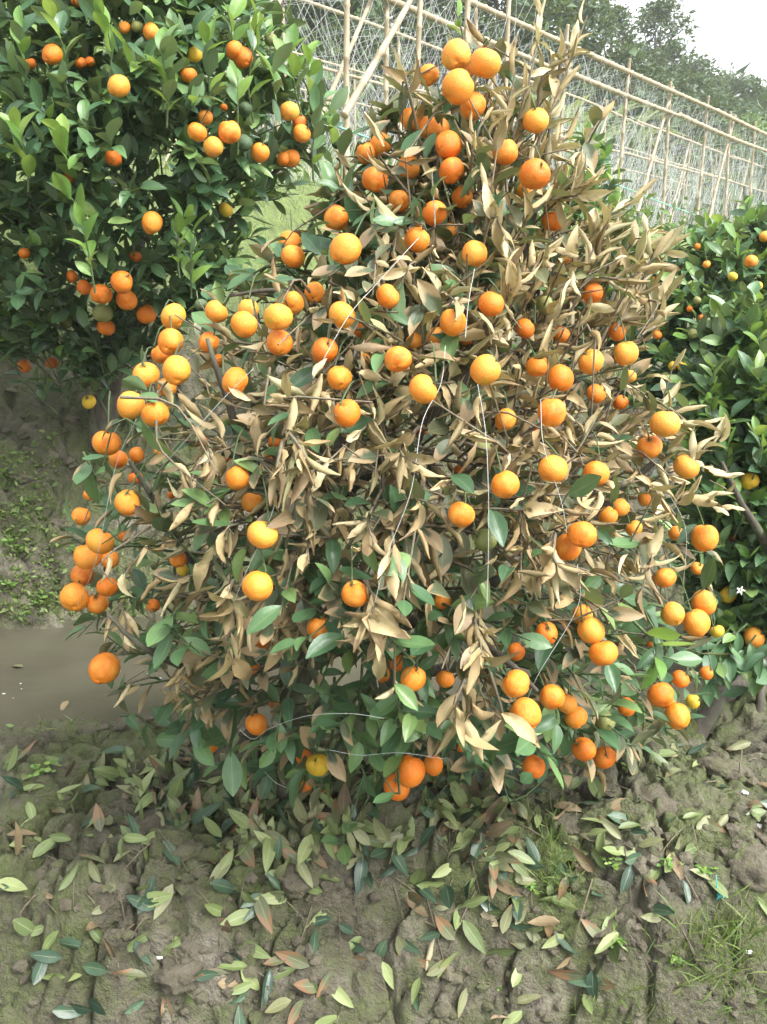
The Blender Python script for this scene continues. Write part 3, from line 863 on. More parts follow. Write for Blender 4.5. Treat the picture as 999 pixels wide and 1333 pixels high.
near_twigs(110, 0.5, 1.0, 8)
near_twigs(110, -0.6, 0.4, 8, False, 420)
# dead shoots standing above the crown
for (a, b_, c_) in [((690,215),(735,90),(765,20)),((668,180),(690,70),(705,5)),((760,330),(800,290),(835,255)),((700,150),(730,110),(752,60)),((800,430),(835,360),(850,330)),
                    ((690,280),(740,250),(770,240)),((850,620),(905,590),(945,570)),((780,360),(815,330),(862,325)),((870,660),(910,650),(940,660)),((740,420),(790,330),(800,270)),((660,250),(665,170),(672,90)),((700,260),(735,190),(762,250)),((830,430),(850,380),(872,380)),((820,350),(838,320),(868,330)),((850,520),(880,480),(905,560)),((780,450),(822,380),(845,300)),((860,590),(900,600),(930,615))]:
    d0 = near_crown.at(*a)[0] - near_crown.at(*a)[1] * 0.5
    S, mid, E = P(*a, d0), P(*b_, d0 - .02), P(*c_, d0 - .03)
    near.twig(E, S, 9, lambda: ('d', random.randrange(8), 'straw', random.uniform(-.7, .1), 0), 0.062, bend=0.012, t0=0.12)
# leafy tip at the very top
for (px, py) in [(592,12),(560,195),(655,318)]:
    E = P(px, py, 1.72); near.twig(E, E + np.array([0, .02, -.10]), 4, lambda: ('g', random.randrange(5), 'young', 0, .4), .055, bend=.01)
# drooping clusters of dry leaves that hang clear of the crown
for (px, py, n_, sz) in [(480,800,12,.066),(500,850,7,.07),(628,850,13,.068),(605,930,6,.085),(640,920,4,.085),(310,800,12,.06),(305,860,5,.065),(545,600,9,.06),(385,610,9,.06),(230,880,8,.058),(735,740,8,.066),(360,620,8,.062),(265,600,7,.058),(830,780,6,.06),(160,830,7,.055)]:
    dd = near_crown.at(px, py); d0 = dd[0] - dd[1] - 0.02
    S = P(px + random.uniform(-15, 15), py - 45, d0 + .03); E = P(px, py + 5, d0)
    near.twig(E, S, n_, lambda: ('d', random.choice([2, 4, 6, 1, 0]), 'dry', random.uniform(.2, 1.0), 0), sz, bend=.02, t0=0.1, spread=1.1)
# fresh green sprays low on the skirt
for (px, py, n_, mat) in [(690,965,7,'green'),(720,985,6,'green'),(850,870,9,'young'),(870,850,7,'green'),(500,990,6,'green'),(640,985,6,'green'),(300,985,4,'green'),(215,985,3,'green'),(690,1010,5,'green'),(540,930,5,'green'),
                          (590,1000,4,'green'),(830,930,5,'green'),(360,960,4,'green'),(130,640,6,'green'),(185,560,6,'green'),(250,960,4,'green'),(480,1040,4,'green'),(130,800,4,'green'),(260,850,6,'green'),(400,1010,6,'green')]:
    dd = near_crown.at(px, py); d0 = dd[0] - dd[1] - 0.01
    E = P(px, py, d0); S = E + np.array([random.gauss(0, .05), .08, .06])
    near.twig(E, S, n_, lambda: ('g', random.randrange(5), mat if random.random() < .8 else 'green', random.uniform(.1, .6), .1), .075, bend=.02, t0=0.15, green=True)
# bare hanging twigs
for _ in range(60):
    px, py, dep, t = near_crown.sample(random.uniform(-1.03, -0.85))
    if py < 350 or py > 900: continue
    E = P(px, py, dep); S = E + np.array([random.gauss(0, .06), random.uniform(.03, .1), random.uniform(-.1, .12)])
    near.twig(E, S, 1, dry_pick(1), .05, bend=.03, thick=.0018)
near.put_fruit()
near.finish()

LEFT_FRUIT = [(155,112,13),(197,42,10),(162,36,8),(179,35,8,U_),(68,71,12,D_),(40,83,7,D_),(105,82,7,D_),(117,80,6,D_),(254,71,9,Y_),(246,98,10,D_),(306,66,12,D_),(317,75,12,D_),(268,153,9),(257,172,12),(278,191,13),
 (299,172,13.5),(318,186,10,K_),(320,142,9,K_),(291,140,5,D_),(339,199,11),(370,207,10),(380,206,11),(377,145,12),(393,174,12),(390,160,9,D_),(148,206,10,D_),(294,273,9,Y_),(198,290,13),(177,334,7,D_),(32,330,7,D_),(353,52,8,U_),
 (440,186,8,K_),(159,367,14,D_),(165,390,13,D_),(132,383,13,D_),(110,374,9,D_),(94,360,7,D_),(134,408,12,U_),(138,426,11.5,D_),(191,409,12.5,D_),(116,523,9,Y_),(68,472,8,D_),(32,476,8,D_),(86,419,8,U_),(100,2,7,D_),(90,232,7,D_),(60,30,6,K_)]
left_crown = Crown([(-200,80,250),(-120,0,330),(-60,-60,350),(0,-90,350),(50,-100,395),(100,-110,420),(150,-110,440),(200,-110,425),(240,-105,385),(300,-100,350),(350,-90,330),(400,-70,270),(440,-40,215),(475,0,200)], 3.35)
lb = P(130, 556, 3.55); lb[2] = h1(lb[0], lb[1])
left = FruitTree('fruit_tree', 'dense dark green citrus tree on the far bank of the ditch, at the upper left', 'tree', tuple(lb), left_crown, LEFT_FRUIT, fruit_r0=14, fstep=0.025)
L0 = np.array(lb) - np.array([0, 0, .05])
left.trunk([([L0, P(135,520,3.5), P(150,480,3.45), P(158,440,3.4), P(180,330,3.4), P(190,180,3.35), P(200,0,3.35)], [0.055,0.045,0.04,0.03,0.02,0.008], 'trunk'),
 ([P(152,470,3.44), P(100,420,3.3), P(50,340,3.2), P(0,250,3.1)], [0.03,0.02,0.008], 'branch'), ([P(158,440,3.4), P(230,380,3.2), P(310,280,3.1), P(380,200,3.05)], [0.028,0.018,0.006], 'branch'),
 ([P(170,380,3.4), P(250,280,3.5), P(330,140,3.6)], [0.022,0.015,0.006], 'branch'), ([P(185,250,3.36), P(120,150,3.1), P(70,40,3.0)], [0.02,0.012,0.005], 'branch'),
 ([P(148,490,3.46), P(170,440,3.2), P(190,390,2.95)], [0.018,0.012,0.005], 'branch')])
def green_pick(yo):
    def f():
        if random.random() < yo: return ('g', random.randrange(5), 'young', 0.0, .45)
        return ('g', random.randrange(5), 'green', random.uniform(0, .5), .3)
    return f
def leafy(tree, n, ulo, uhi, nl, size, young, tl=0.26):
    cr = tree.crown
    for _ in range(n):
        px, py, dep, t = cr.sample(random.uniform(ulo, uhi))
        E = P(px, py, dep)
        C = np.array([tree.axis_x(E), cr.ay, E[2] - 0.22])
        S = E + nrm(C - E + RNG.normal(0, .08, 3)) * tl * random.uniform(.6, 1.0)
        tree.twig(E, S, nl, green_pick(young), size, bend=.02, prob=0.95, green=True)
leafy(left, 340, -1.0, -0.7, 9, 0.080, 0.07)
leafy(left, 330, -0.7, 0.4, 9, 0.085, 0.0)
leafy(left, 90, 0.4, 1.0, 8, 0.080, 0.03)
# upright pale shoots
for (px, py, hgt) in [(65,20,1),(210,60,1),(335,20,1),(330,60,1.1),(310,100,1),(375,60,1),(400,70,1),(80,170,1.1),(100,260,1.3),(130,20,.8),(215,50,.9),(430,140,.9),(415,155,.9),(250,300,1),(240,280,.9),(20,160,.9),(300,20,1),(170,15,.9),(355,90,1.1),(270,50,.9),(30,30,.9)]:
    dd = left_crown.at(px, py); d0 = dd[0] - dd[1] - 0.04
    E = P(px, py, d0); S = E + np.array([random.gauss(0, .02), .04, -.2 * hgt])
    left.twig(E, S, 9, lambda: ('g', random.randrange(5), 'young' if random.random() < .7 else 'green', -.1, .5), .085, bend=.012, t0=.2, green=True, spread=.8)
left.put_fruit(); left.finish((300, 0))

REAR_FRUIT = [(978,340,8),(996,308,7),(954,360,6,Y_),(908,321,4),(920,344,5),(942,416,6,D_),(952,408,5,D_),(915,414,5,D_),(920,428,5,D_),(902,434,6,U_),(908,391,5,U_),(849,365,5,D_),(856,436,6,D_),(898,402,4,D_),(988,372,5,Y_),(876,476,6,Y_),(888,477,6,Y_),(866,490,6,U_)]
rear_crown = Crown([(262,965,1040),(300,885,1080),(340,850,1110),(400,815,1120),(450,810,1120),(500,808,1110),(560,808,1080),(640,815,1060),(740,830,1040)], 4.3)
rb = P(960, 640, 4.4); rb[2] = h1(rb[0], rb[1])
rear = FruitTree('fruit_tree', 'distant citrus tree with tiny fruit between the withered tree and the trellis', 'tree', tuple(rb), rear_crown, REAR_FRUIT, fruit_r0=8, fstep=.015)
rear.trunk([([np.array(rb) - [0,0,.05], P(950,560,4.4), P(955,440,4.35), P(970,320,4.3)], [.05,.035,.02,.008], 'trunk'), ([P(952,540,4.4), P(900,450,4.2), P(860,380,4.1)], [.025,.015,.006], 'branch')])
leafy(rear, 340, -1.0, -0.6, 9, 0.095, 0.24)
leafy(rear, 200, -0.5, 1.0, 8, 0.095, 0.02)
rear.put_fruit(); rear.finish((300, 0))

SIDE_FRUIT = [(976,626,11,Y_),(968,538,3,D_),(928,582,8,Y_),(924,612,7,Y_),(982,830,14),(972,652,4,D_),(948,774,11,Y_),(955,700,5,D_),(990,700,6,U_)]
side_crown = Crown([(385,955,1015),(420,922,1080),(480,885,1120),(550,875,1140),(650,880,1160),(750,892,1160),(820,912,1150),(880,935,1130),(905,965,1090)], 2.75, 0.8)
sb = to_ground([905], [945])[0]
side = FruitTree('fruit_tree', 'green citrus tree with a leaning trunk at the right edge', 'tree', tuple(sb), side_crown, SIDE_FRUIT, fruit_r0=14, fstep=.02)
s0 = np.array(sb) - [0, 0, .04]
dS = proj(sb)[2]
side.trunk([([s0, P(928,918,dS+.02), P(962,890,dS+.05), P(1008,855,dS+.1), P(1045,760,dS+.2), P(1035,580,dS+.3), P(1000,430,dS+.3)], [.031,.024,.022,.020,.017,.012,.005], 'trunk'),
 ([P(985,960,dS+.05), P(990,910,dS+.06), P(1000,870,dS+.1)], [.014,.012,.010], 'branch'), ([P(1035,760,dS+.22), P(980,680,dS+.05), P(940,600,dS)], [.02,.012,.005], 'branch')])
leafy(side, 340, -1.0, -0.6, 9, 0.080, 0.24)
leafy(side, 220, -0.6, 0.9, 8, 0.080, 0.02)
for (px, py) in [(975,420),(950,470),(990,440),(925,500),(985,480),(945,560),(930,480),(985,410),(900,560),(915,640),(940,700),(905,600),(960,640),(980,720),(920,780),(960,820),(935,640),(985,560),(955,540),(975,880),(950,850),(995,860),(985,900),(930,830),(960,855),(978,845),(990,880),(940,870),(905,660),(900,700),(925,520),(945,800)]:
    dd = side_crown.at(px, py); E = P(px, py, dd[0] - dd[1] - .02)
    side.twig(E, E + np.array([.02, .04, -.15]), 9, lambda: ('g', random.randrange(5), 'young' if random.random() < .6 else 'green', -.1, .4), .068, bend=.012, t0=.2, green=True)
for (px, py) in [(922,902),(940,888),(962,872),(985,862),(992,886),(950,858),(972,900),(935,868),(915,880)]:
    E = P(px, py, dS - random.uniform(.06, .14)); side.twig(E, E + np.array([.05, .03, .09]), 6, lambda: ('g', random.randrange(5), 'green', random.uniform(.1, .5), .1), .07, bend=.015, t0=.2, green=True)
side.put_fruit()
fl = Soup(); fp = P(963, 768, 2.1)
for k in range(5):
    a = k * 1.257; c_, s_ = math.cos(a), math.sin(a)
    fl.tube([fp, fp + np.array([c_ * .005, -.004, s_ * .005]), fp + np.array([c_ * .011, -.006, s_ * .011])], [.001, .003, .001], 4)
link('flower', fl.build('flower', M['petal']), side.root)
side.finish((300, 0))

back_crown = Crown([(178,750,785),(220,722,812),(260,705,830),(310,700,840),(380,690,855),(450,690,860)], 4.7)
bb = P(770, 560, 4.75); bb[2] = h1(bb[0], bb[1])
back = FruitTree('fruit_tree', 'bright green leafy citrus bush peeking out behind the withered tree', 'tree', tuple(bb), back_crown, [])
back.trunk([([np.array(bb) - [0,0,.05], P(768,450,4.72), P(765,330,4.7), P(766,230,4.7)], [.04,.03,.018,.006], 'trunk')])
leafy(back, 190, -1.0, 1.0, 9, 0.09, 0.5)
back.finish((300, 0))

# ------------------------------------------------------------------ bamboo trellis rows on the terrace
TZ = 1.83
def tp(s, q, z): return np.array([SD[0] * s + QD[0] * q, SD[1] * s + QD[1] * q, z])
def pole(a, b, r, sides=7):
    """a bamboo pole with raised nodes"""
    s = Soup(); L = np.linalg.norm(b - a); k = max(3, int(L / 0.28))
    pts = []; rr = []
    bow = RNG.normal(0, .0045, 3) * L
    for i in range(k + 1):
        t = i / k
        for dt, f in ((-0.012, 1.0), (0, 1.28), (0.012, 1.0)):
            tt = t + dt / L * 1.0
            if 0 <= tt <= 1: pts.append(a * (1 - tt) + b * tt + bow * math.sin(math.pi * tt)); rr.append(r * f * (1 - .25 * tt))
    s.tube(pts, rr, sides)
    return s
def trellis(q, s0, s1, step, label, nets=True, rails=(3.83,), thick=0.03, off=0.0):
    root = empty('bamboo_trellis', tuple(tp((s0 + s1) / 2, q, h1(*tp((s0 + s1) / 2, q, 0)[:2])))); tag(root, label, 'trellis', 'bamboo trellises on the terrace')
    s = s0 + off; k = 0
    while s < s1:
        g_ = tp(s, q, 0); z0 = h1(g_[0], g_[1])
        ln = random.gauss(0, .05)
        link('post', pole(tp(s, q, z0 - .1), tp(s + ln, q + random.gauss(0, .04), 3.90 + random.uniform(-.03, .15)), thick).build('post', M['bamboo']), root)
        if k % 2 == 0 and (q > 5 or k == 2):
            link('brace', pole(tp(s - 1.15, q - .12, z0 + .35), tp(s + .12, q + .03, 3.92), thick * .85).build('brace', M['bamboo']), root)
        if k % 3 == 0:
            lash = Soup()
            for j in range(3): lash.tube([tp(s - .05, q - .04, 3.78 + j * .03), tp(s, q - .06, 3.80 + j * .03), tp(s + .06, q - .03, 3.79 + j * .03)], .012, 4)
            link('lashing', lash.build('lashing', M['bark']), root)
        s += step * random.uniform(.85, 1.15); k += 1
    for z in rails:
        a = s0 - .5
        while a < s1:
            b = min(a + random.uniform(3.5, 5), s1 + .3)
            link('rail', pole(tp(a, q - .05, z + random.uniform(-.03, .03)), tp(b + .25, q - .05, z + random.uniform(-.03, .03)), thick * (1.25 if abs(q - 5.25) < .1 else .95)).build('rail', M['bamboo']), root)
            a = b
    if q < 5:
        link('brace', pole(P(448, 150, 5.9), P(560, -45, 6.3), .026).build('brace', M['bamboo']), root)
    if nets:
        net = Soup()
        s = s0
        while s < s1:
            z0 = TZ + random.uniform(.05, .3)
            for dd in (random.uniform(.3, 1.9), -random.uniform(.3, 1.9)):
                a = tp(s, q + random.uniform(-.3, .3), z0); b = tp(s + dd, q + random.uniform(-.15, .15), rails[0] - random.uniform(0, .15))
                m = (a + b) / 2 + RNG.normal(0, .03, 3)
                net.tube([a, m, b], .0014, 3, cap=False)
            if random.random() < .5:
                a = tp(s, q, rails[0]); b = tp(s + random.uniform(-.8, .8), q + 1.35, rails[0] - random.uniform(0, .3))
                net.tube([a, (a + b) / 2 - [0, 0, .08], b], .0014, 3, cap=False)
            s += 0.075 if q > 5 else 0.2
        tag(link('netting', net.build('netting', M['string']), root), kind='stuff')
    return root
trellis(4.2, 3.6, 7.0, 0.66, 'nearest bamboo trellis row with bare posts above the grassy slope', nets=True, rails=(3.83,), thick=.023)
trellis(5.25, 6.0, 22, 1.5, 'bamboo trellis row with the highest heavy rail sloping across the corner', rails=(3.83, 3.55), thick=.026, off=.55)
trellis(6.6, 6.5, 23, 1.7, 'second bamboo trellis row just behind the heavy top rail', rails=(3.83, 3.35), thick=.022, off=.2)
trellis(7.9, 7.0, 24, 1.7, 'third bamboo trellis row in the middle of the white netting', rails=(3.83,), thick=.019, off=.7)
trellis(9.2, 8.0, 25, 1.8, 'rearmost bamboo trellis row at the foot of the hill', rails=(3.83,), thick=.018)
for k, (a, b, lb_) in enumerate([(tp(4.0, 3.9, TZ + .35), tp(9.5, 4.4, TZ + .3), 'pale green cord stretched low across the grassy slope'),
                            (tp(6.4, 4.4, TZ + .75), tp(16, 4.8, TZ + .25), 'pale green cord running low along the trellis beside the bush')]):
    s = Soup(); t_ = np.linspace(0, 1, 12)[:, None]
    s.tube(a * (1 - t_) + b * t_ - np.array([0, 0, .1]) * (4 * t_ * (1 - t_)), .006, 4)
    tag(link('cord', s.build('cord', M['green_cord'])), lb_, 'cord')

# ------------------------------------------------------------------ vegetation on terrace and hill
CARD = leaf_shape(0.55, 0.3, 0.5, rs=33, nl=2, nw=2)
def rand_frame(p, s, upb=0.5):
    d = RNG.normal(0, 1, 3); d[2] = d[2] * .6
    n = RNG.normal(0, .6, 3); n[2] += upb
    return frame(p, d, n, s)
def scatter_stuff(name, pts, size, mat, spread, per):
    items = []
    for p in pts:
        for _ in range(per):
            o = RNG.normal(0, 1, 3) * spread; o[2] = abs(o[2]) * 1.1
            R, pp = rand_frame(np.asarray(p) + o, size * random.uniform(.6, 1.3))
            items.append((CARD, R, pp))
    return tag(link(name, join_leaves(name, items, M[mat])), kind='stuff')
pts = []
for _ in range(800):
    s = random.uniform(4, 24); q = random.uniform(2.6, 10)
    p = tp(s, q, 0); 
    if p[1] < 4.9 or (p[0] < .9 and p[1] < 6.5): continue
    p[2] = h1(p[0], p[1]); pts.append(p)
scatter_stuff('terrace_undergrowth', pts, .11, 'far_pale', .16, 16)
pts = []
for _ in range(900):
    s = random.uniform(6, 60); q = random.uniform(9.5, 34)
    p = tp(s, q, 0); p[2] = h1(p[0], p[1]); pts.append(p)
scatter_stuff('hillside_shrubs', pts, .55, 'far_pale', .9, 12)
pts = []
for _ in range(600):
    s = random.uniform(22, 60); q = random.uniform(6, 22)
    p = tp(s, q, 0); p[2] = h1(p[0], p[1]); pts.append(p)
scatter_stuff('hill_scrub', pts, .6, 'far', 1.0, 12)
# grass on the slope behind the left tree
items = []
BLADE = leaf_shape(0.045, 0.3, 0.9, rs=41, nl=3, nw=2)
for _ in range(7000):
    x = random.uniform(-1.6, 1.6); y = random.uniform(4.3, 7.0)
    if vnoise(np.array([x * 3]), np.array([y * 3]), 4)[0] < -.2: continue
    d = np.array([random.gauss(0, .4), random.gauss(0, .4), 1.0])
    R, pp = frame((x, y, h1(x, y) - .01) if False else (x, y, 0), d, RNG.normal(0, 1, 3), random.uniform(.04, .12)); items.append((BLADE, R, pp))
hz = sheet(np.array([i[2][0] for i in items]), np.array([i[2][1] for i in items]))
items = [(a, b, np.array([c[0], c[1], z])) for (a, b, c), z in zip(items, hz)]
tag(link('grass', join_leaves('grass', items, M['grass'])), kind='stuff')

def far_tree(px, top_py, dist, wid, label, mat='far', clumps=60, trunk_r=.12, per=75):
    d = dist
    p = P(px, top_py, d); gx_, gy_ = p[0], p[1]; gz = h1(gx_, gy_)
    Ht = max(p[2] - gz, 1.2)
    root = empty('hill_tree', (gx_, gy_, gz)); tag(root, label, 'tree', 'trees on the hill')
    s = Soup()
    s.tube(spline([(gx_, gy_, gz - .2), (gx_ + .1, gy_, gz + Ht * .4), (gx_ - .05, gy_, gz + Ht * .85)], 8), np.linspace(trunk_r, trunk_r * .3, 8), 7)
    cl = []
    for _ in range(clumps):
        a = random.random() * 6.28; t = random.uniform(.28, 1.0)
        rad = wid * math.sin(math.pi * min(.98, max(.06, (t - .2) / .85))) ** .6 * math.sqrt(random.random())
        c = np.array([gx_ + math.cos(a) * rad, gy_ + math.sin(a) * rad, gz + Ht * t]); cl.append(c)
    for c in cl[:8]:
        s.tube([(gx_, gy_, gz + Ht * .4), (np.array([gx_, gy_, gz + Ht * .5]) + c) / 2, c], [trunk_r * .4, trunk_r * .25, trunk_r * .1], 5)
    link('trunk', s.build('trunk', M['bark']), root)
    items = []
    for c in cl:
        rs = wid * random.uniform(.22, .42)
        for _ in range(per):
            o = RNG.normal(0, 1, 3); o = o / np.linalg.norm(o) * rs * random.random() ** .4; o[2] *= .7
            R, pp = rand_frame(c + o, wid * .13 * random.uniform(.6, 1.3)); items.append((CARD, R, pp))
    link('crown', join_leaves('crown', items, M[mat]), root)
for a in [(864,4,34,1.6,'tall round-headed dark tree standing against the white sky'),(838,56,33,1.1,'low dark tree tucked beside the round-headed tree'),(908,84,40,1.7,'spreading tree below the round-headed tree on the skyline'),
          (950,102,42,1.9,'second tree along the falling skyline above the trellis'),(995,122,44,2.0,'last skyline tree at the right edge of the hill'),(800,6,30,1.0,'thin dark tree just left of the round-headed tree'),
          (765,-8,28,1.3,'dark tree behind the banana plants'),(715,-40,26,1.8,'dark tree above the dead shoots of the withered tree'),(650,-60,24,2.0,'shaded tree on the hill above the top rail'),
          (925,125,34,1.7,'round shrub-like tree under the skyline beside the rail'),(870,95,32,1.7,'dark bushy tree directly behind the lashed trellis post'),(972,160,30,1.5,'pale bushy tree behind the rail end','far_pale'),(820,70,29,1.6,'broad dark tree behind the tallest banana leaves'),
          (560,-80,24,2.2,'hill tree above the leafy tip of the withered tree'),(470,-80,22,2.0,'hill tree behind the leaning bamboo brace'),(400,-60,20,1.8,'hill tree behind the shoots of the left citrus tree')]:
    far_tree(*a)

def banana(px, top_py, dist, label):
    p = P(px, top_py, dist); x, y = p[0], p[1]; gz = h1(x, y); Ht = max(p[2] - gz, 1.2)
    root = empty('banana_plant', (x, y, gz)); tag(root, label, 'banana plant', 'banana plants on the hill')
    s = Soup(); st = Ht * .55
    s.tube([(x, y, gz - .1), (x + .05, y, gz + st * .5), (x, y, gz + st)], [.13, .11, .07], 8)
    link('pseudostem', s.build('pseudostem', M['far_pale']), root)
    for k in range(9):
        a = k * 2.4 + random.random(); L = random.uniform(1.3, 1.9)
        lean = random.uniform(.25, .9)
        d = np.array([math.cos(a) * lean, math.sin(a) * lean, 1.0])
        V, F, UV = leaf_shape(.26, .4, random.uniform(.8, 1.8), rs=50 + k, nl=8, nw=2)
        R, pp = frame((x, y, gz + st * .95), d, np.array([-math.cos(a), -math.sin(a), .9]), L)
        link('leaf', mesh_np('leaf', V @ R.T + pp, F, M['banana'], UV), root)
for a in [(735,55,19,'banana plant with upright pale leaves behind the top rail'),(790,40,20,'banana plant with the tallest leaves left of the round-headed tree'),(825,75,21,'small banana plant below the dark trees'),
          (690,60,18,'banana plant partly hidden by the dead shoots'),(765,90,18,'low banana plant touching the heavy trellis rail')]:
    banana(*a)

# ------------------------------------------------------------------ fallen leaves
def zone(px, py):
    if px < 230 and py < 1030: return 'by the ditch edge'
    if py < 1050 and px >= 860: return 'near the leaning trunk'
    if py < 1110 and px < 330: return 'left of the trunk'
    if py < 1110 and px < 470: return 'at the trunk foot'
    if py < 1110 and px < 720: return 'under the low hanging fruit'
    if py < 1110: return 'below the lowest fruit pair'
    if px < 230: return 'on the pale crust at lower left'
    if px < 430: return 'on the bare mud below the trunk'
    if px < 570: return 'on the rough slope at the bottom middle'
    if px < 700: return 'around the cracked mud slab'
    if px < 790: return 'beside the grass tuft'
    return 'on the weedy slope at lower right'
FC = {'fall_dark': 'dark green', 'fall_green': 'yellow-green', 'fall_olive': 'olive', 'fall_brown': 'brown', 'fall_pale': 'pale tan'}
spots = []
def blob(cx, cy, sx, sy, n):
    for _ in range(n): spots.append((random.gauss(cx, sx), random.gauss(cy, sy)))
blob(330, 1035, 90, 30, 60); blob(200, 1020, 70, 35, 26); blob(420, 1080, 60, 30, 26); blob(600, 1060, 60, 40, 26); blob(700, 1040, 50, 40, 14); blob(300, 1100, 80, 30, 20)
blob(325, 1200, 40, 60, 18); blob(190, 1165, 25, 30, 7); blob(120, 1225, 50, 40, 12); blob(430,1240,35,40,8); blob(570,1200,18,55,9); blob(670,1150,22,60,14); blob(735,1215,25,35,8)
blob(880, 1030, 60, 40, 12); blob(900, 960, 50, 30, 16); blob(890, 1110, 45, 35, 14); blob(840, 1160, 60, 60, 10); blob(60, 1020, 40, 50, 12); blob(350, 1290, 60, 30, 12); blob(150, 1290, 70, 25, 8); blob(720, 1275, 60, 40, 8)
for _ in range(30): spots.append((random.uniform(0, 999), random.uniform(1000, 1330)))
fixed = [(418,1297,'fall_green',.075,95),(213,990,'fall_dark',.085,80),(170,985,'fall_green',.06,-60),(80,992,'fall_dark',.07,10),(70,1098,'fall_green',.07,25),(92,1145,'fall_green',.06,60),(500,1097,'fall_green',.085,-10),(618,1220,'fall_green',.08,-60),
         (560,1240,'fall_pale',.07,75),(577,1250,'fall_green',.07,95),(735,1235,'fall_dark',.065,-50),(690,1300,'fall_olive',.06,10),(100,1225,'fall_dark',.08,5),(55,1260,'fall_dark',.07,80),(145,1240,'fall_brown',.07,-45),(190,1170,'fall_dark',.06,70),(300,1280,'fall_brown',.06,0)]
cands = [(x, y, None, None, None) for x, y in spots if -20 < x < 1020 and 935 < y < 1345] + fixed
gp = to_ground([c[0] for c in cands], [c[1] for c in cands])
fallen = []
for c, p in zip(cands, gp):
    if np.isnan(p[0]) or p[2] < -0.03 and p[1] > 2.1 or p[1] > 2.7: continue
    mk = c[2] or random.choices(list(FC), [26, 40, 22, 8, 3])[0]
    fallen.append((c, p, mk))
fallen = fallen[-300:]
classes = {}
for c, p, mk in fallen:
    n = gnormal(p[0], p[1], .035)
    n = nrm(n + RNG.normal(0, .34, 3))
    a = math.radians(c[4]) if c[4] is not None else random.random() * 6.28
    dirn = np.array([math.cos(a), math.sin(a) * .8, math.sin(a) * .5]) if c[4] is not None else np.array([math.cos(a), math.sin(a), 0])
    dirn = dirn - n * (n @ dirn)
    size = c[3] or random.uniform(.045, .078)
    fam = 'd' if mk in ('fall_brown', 'fall_pale') and random.random() < .5 else 'f'
    k = random.choice([2, 4, 6]) if fam == 'd' else random.randrange(4)
    R, pp = frame(p + n * random.uniform(.006, .016) - nrm(dirn) * size * .5, dirn, n if random.random() < .75 else -n, size)
    o = link('fallen_leaf', leaf_mesh(fam, k, mk), None, mat4(R, pp))
    tag(o, None, 'leaf', 'fallen leaves on the mud')
    mid = proj(p)
    classes.setdefault((mk, zone(mid[0], mid[1])), []).append((mid[0], o))
ORD = ['first', 'second', 'third', 'fourth', 'fifth', 'sixth', 'seventh', 'eighth', 'ninth', 'tenth', 'eleventh', 'twelfth', 'thirteenth', 'fourteenth', 'fifteenth', 'sixteenth', 'seventeenth', 'eighteenth', 'nineteenth', 'twentieth', 'twenty-first', 'twenty-second', 'twenty-third', 'twenty-fourth', 'twenty-fifth']
for (mk, z), v in classes.items():
    v.sort(key=lambda t: t[0])
    for i, (_, o) in enumerate(v):
        o['label'] = (f'{FC[mk]} fallen leaf {z}' if len(v) == 1 else f'{FC[mk]} fallen leaf {z}, ' + ('leftmost' if i == 0 else 'rightmost' if i == len(v) - 1 else f'{ORD[min(i, 24)]} from left'))
# the small litter nobody could count
items = {'fall_brown': [], 'fall_olive': [], 'fall_dark': [], 'fall_green': []}
sx = [random.gauss(340, 120) for _ in range(900)] + [random.gauss(600, 70) for _ in range(350)] + [random.gauss(480, 240) for _ in range(300)]
sy = [random.gauss(1040, 42) for _ in range(900)] + [random.gauss(1055, 45) for _ in range(350)] + [random.gauss(1090, 70) for _ in range(300)]
for x, y, p in zip(sx, sy, to_ground(sx, sy)):
    if np.isnan(p[0]) or p[1] > 2.35 or fbm(np.array([x * .014]), np.array([y * .018]), 120, 2)[0] < -.06: continue
    n = nrm(gnormal(p[0], p[1]) + RNG.normal(0, .3, 3)); R, pp = frame(p + n * random.uniform(.003, .02), RNG.normal(0, 1, 3), n, random.uniform(.045, .085))
    items[random.choices(list(items), [1.3, 4, 2, 6])[0]].append((FLAT_SHAPES[random.randrange(4)], R, pp))
for mk, it in items.items(): tag(link('leaf_litter', join_leaves('leaf_litter', it, M[mk])), kind='stuff')

# ------------------------------------------------------------------ clods, weeds, scraps
import bmesh
def clod(px, py, r, label, flatz=.6):
    p = to_ground([px], [py])[0]
    if np.isnan(p[0]): return
    R = r * proj(p)[2] / FPX
    bm = bmesh.new(); bmesh.ops.create_icosphere(bm, subdivisions=4, radius=1)
    sd = random.random() * 50
    for v in bm.verts:
        c = v.co
        a = fbm(np.array([c.x * 1.3 + sd]), np.array([c.y * 1.3 + c.z * 1.7]), 5, 3)[0]; b = fbm(np.array([c.x * 5 + c.z * 3 + sd]), np.array([c.y * 5 - c.z * 2]), 15, 3)[0]
        v.co = c * (1 + .55 * a + .16 * b); v.co.z *= flatz
    me = bpy.data.meshes.new('mud_clod'); bm.to_mesh(me); bm.free(); me.materials.append(M['clod'])
    for q in me.polygons: q.use_smooth = True
    o = link('mud_clod', me, None, Matrix.Translation(Vector(p + np.array([0, .3 * R, -.15 * R]))) @ Matrix.Rotation(random.random() * 6, 4, 'Z') @ Matrix.Scale(R, 4))
    tag(o, label, 'mud clod', 'mud clods')
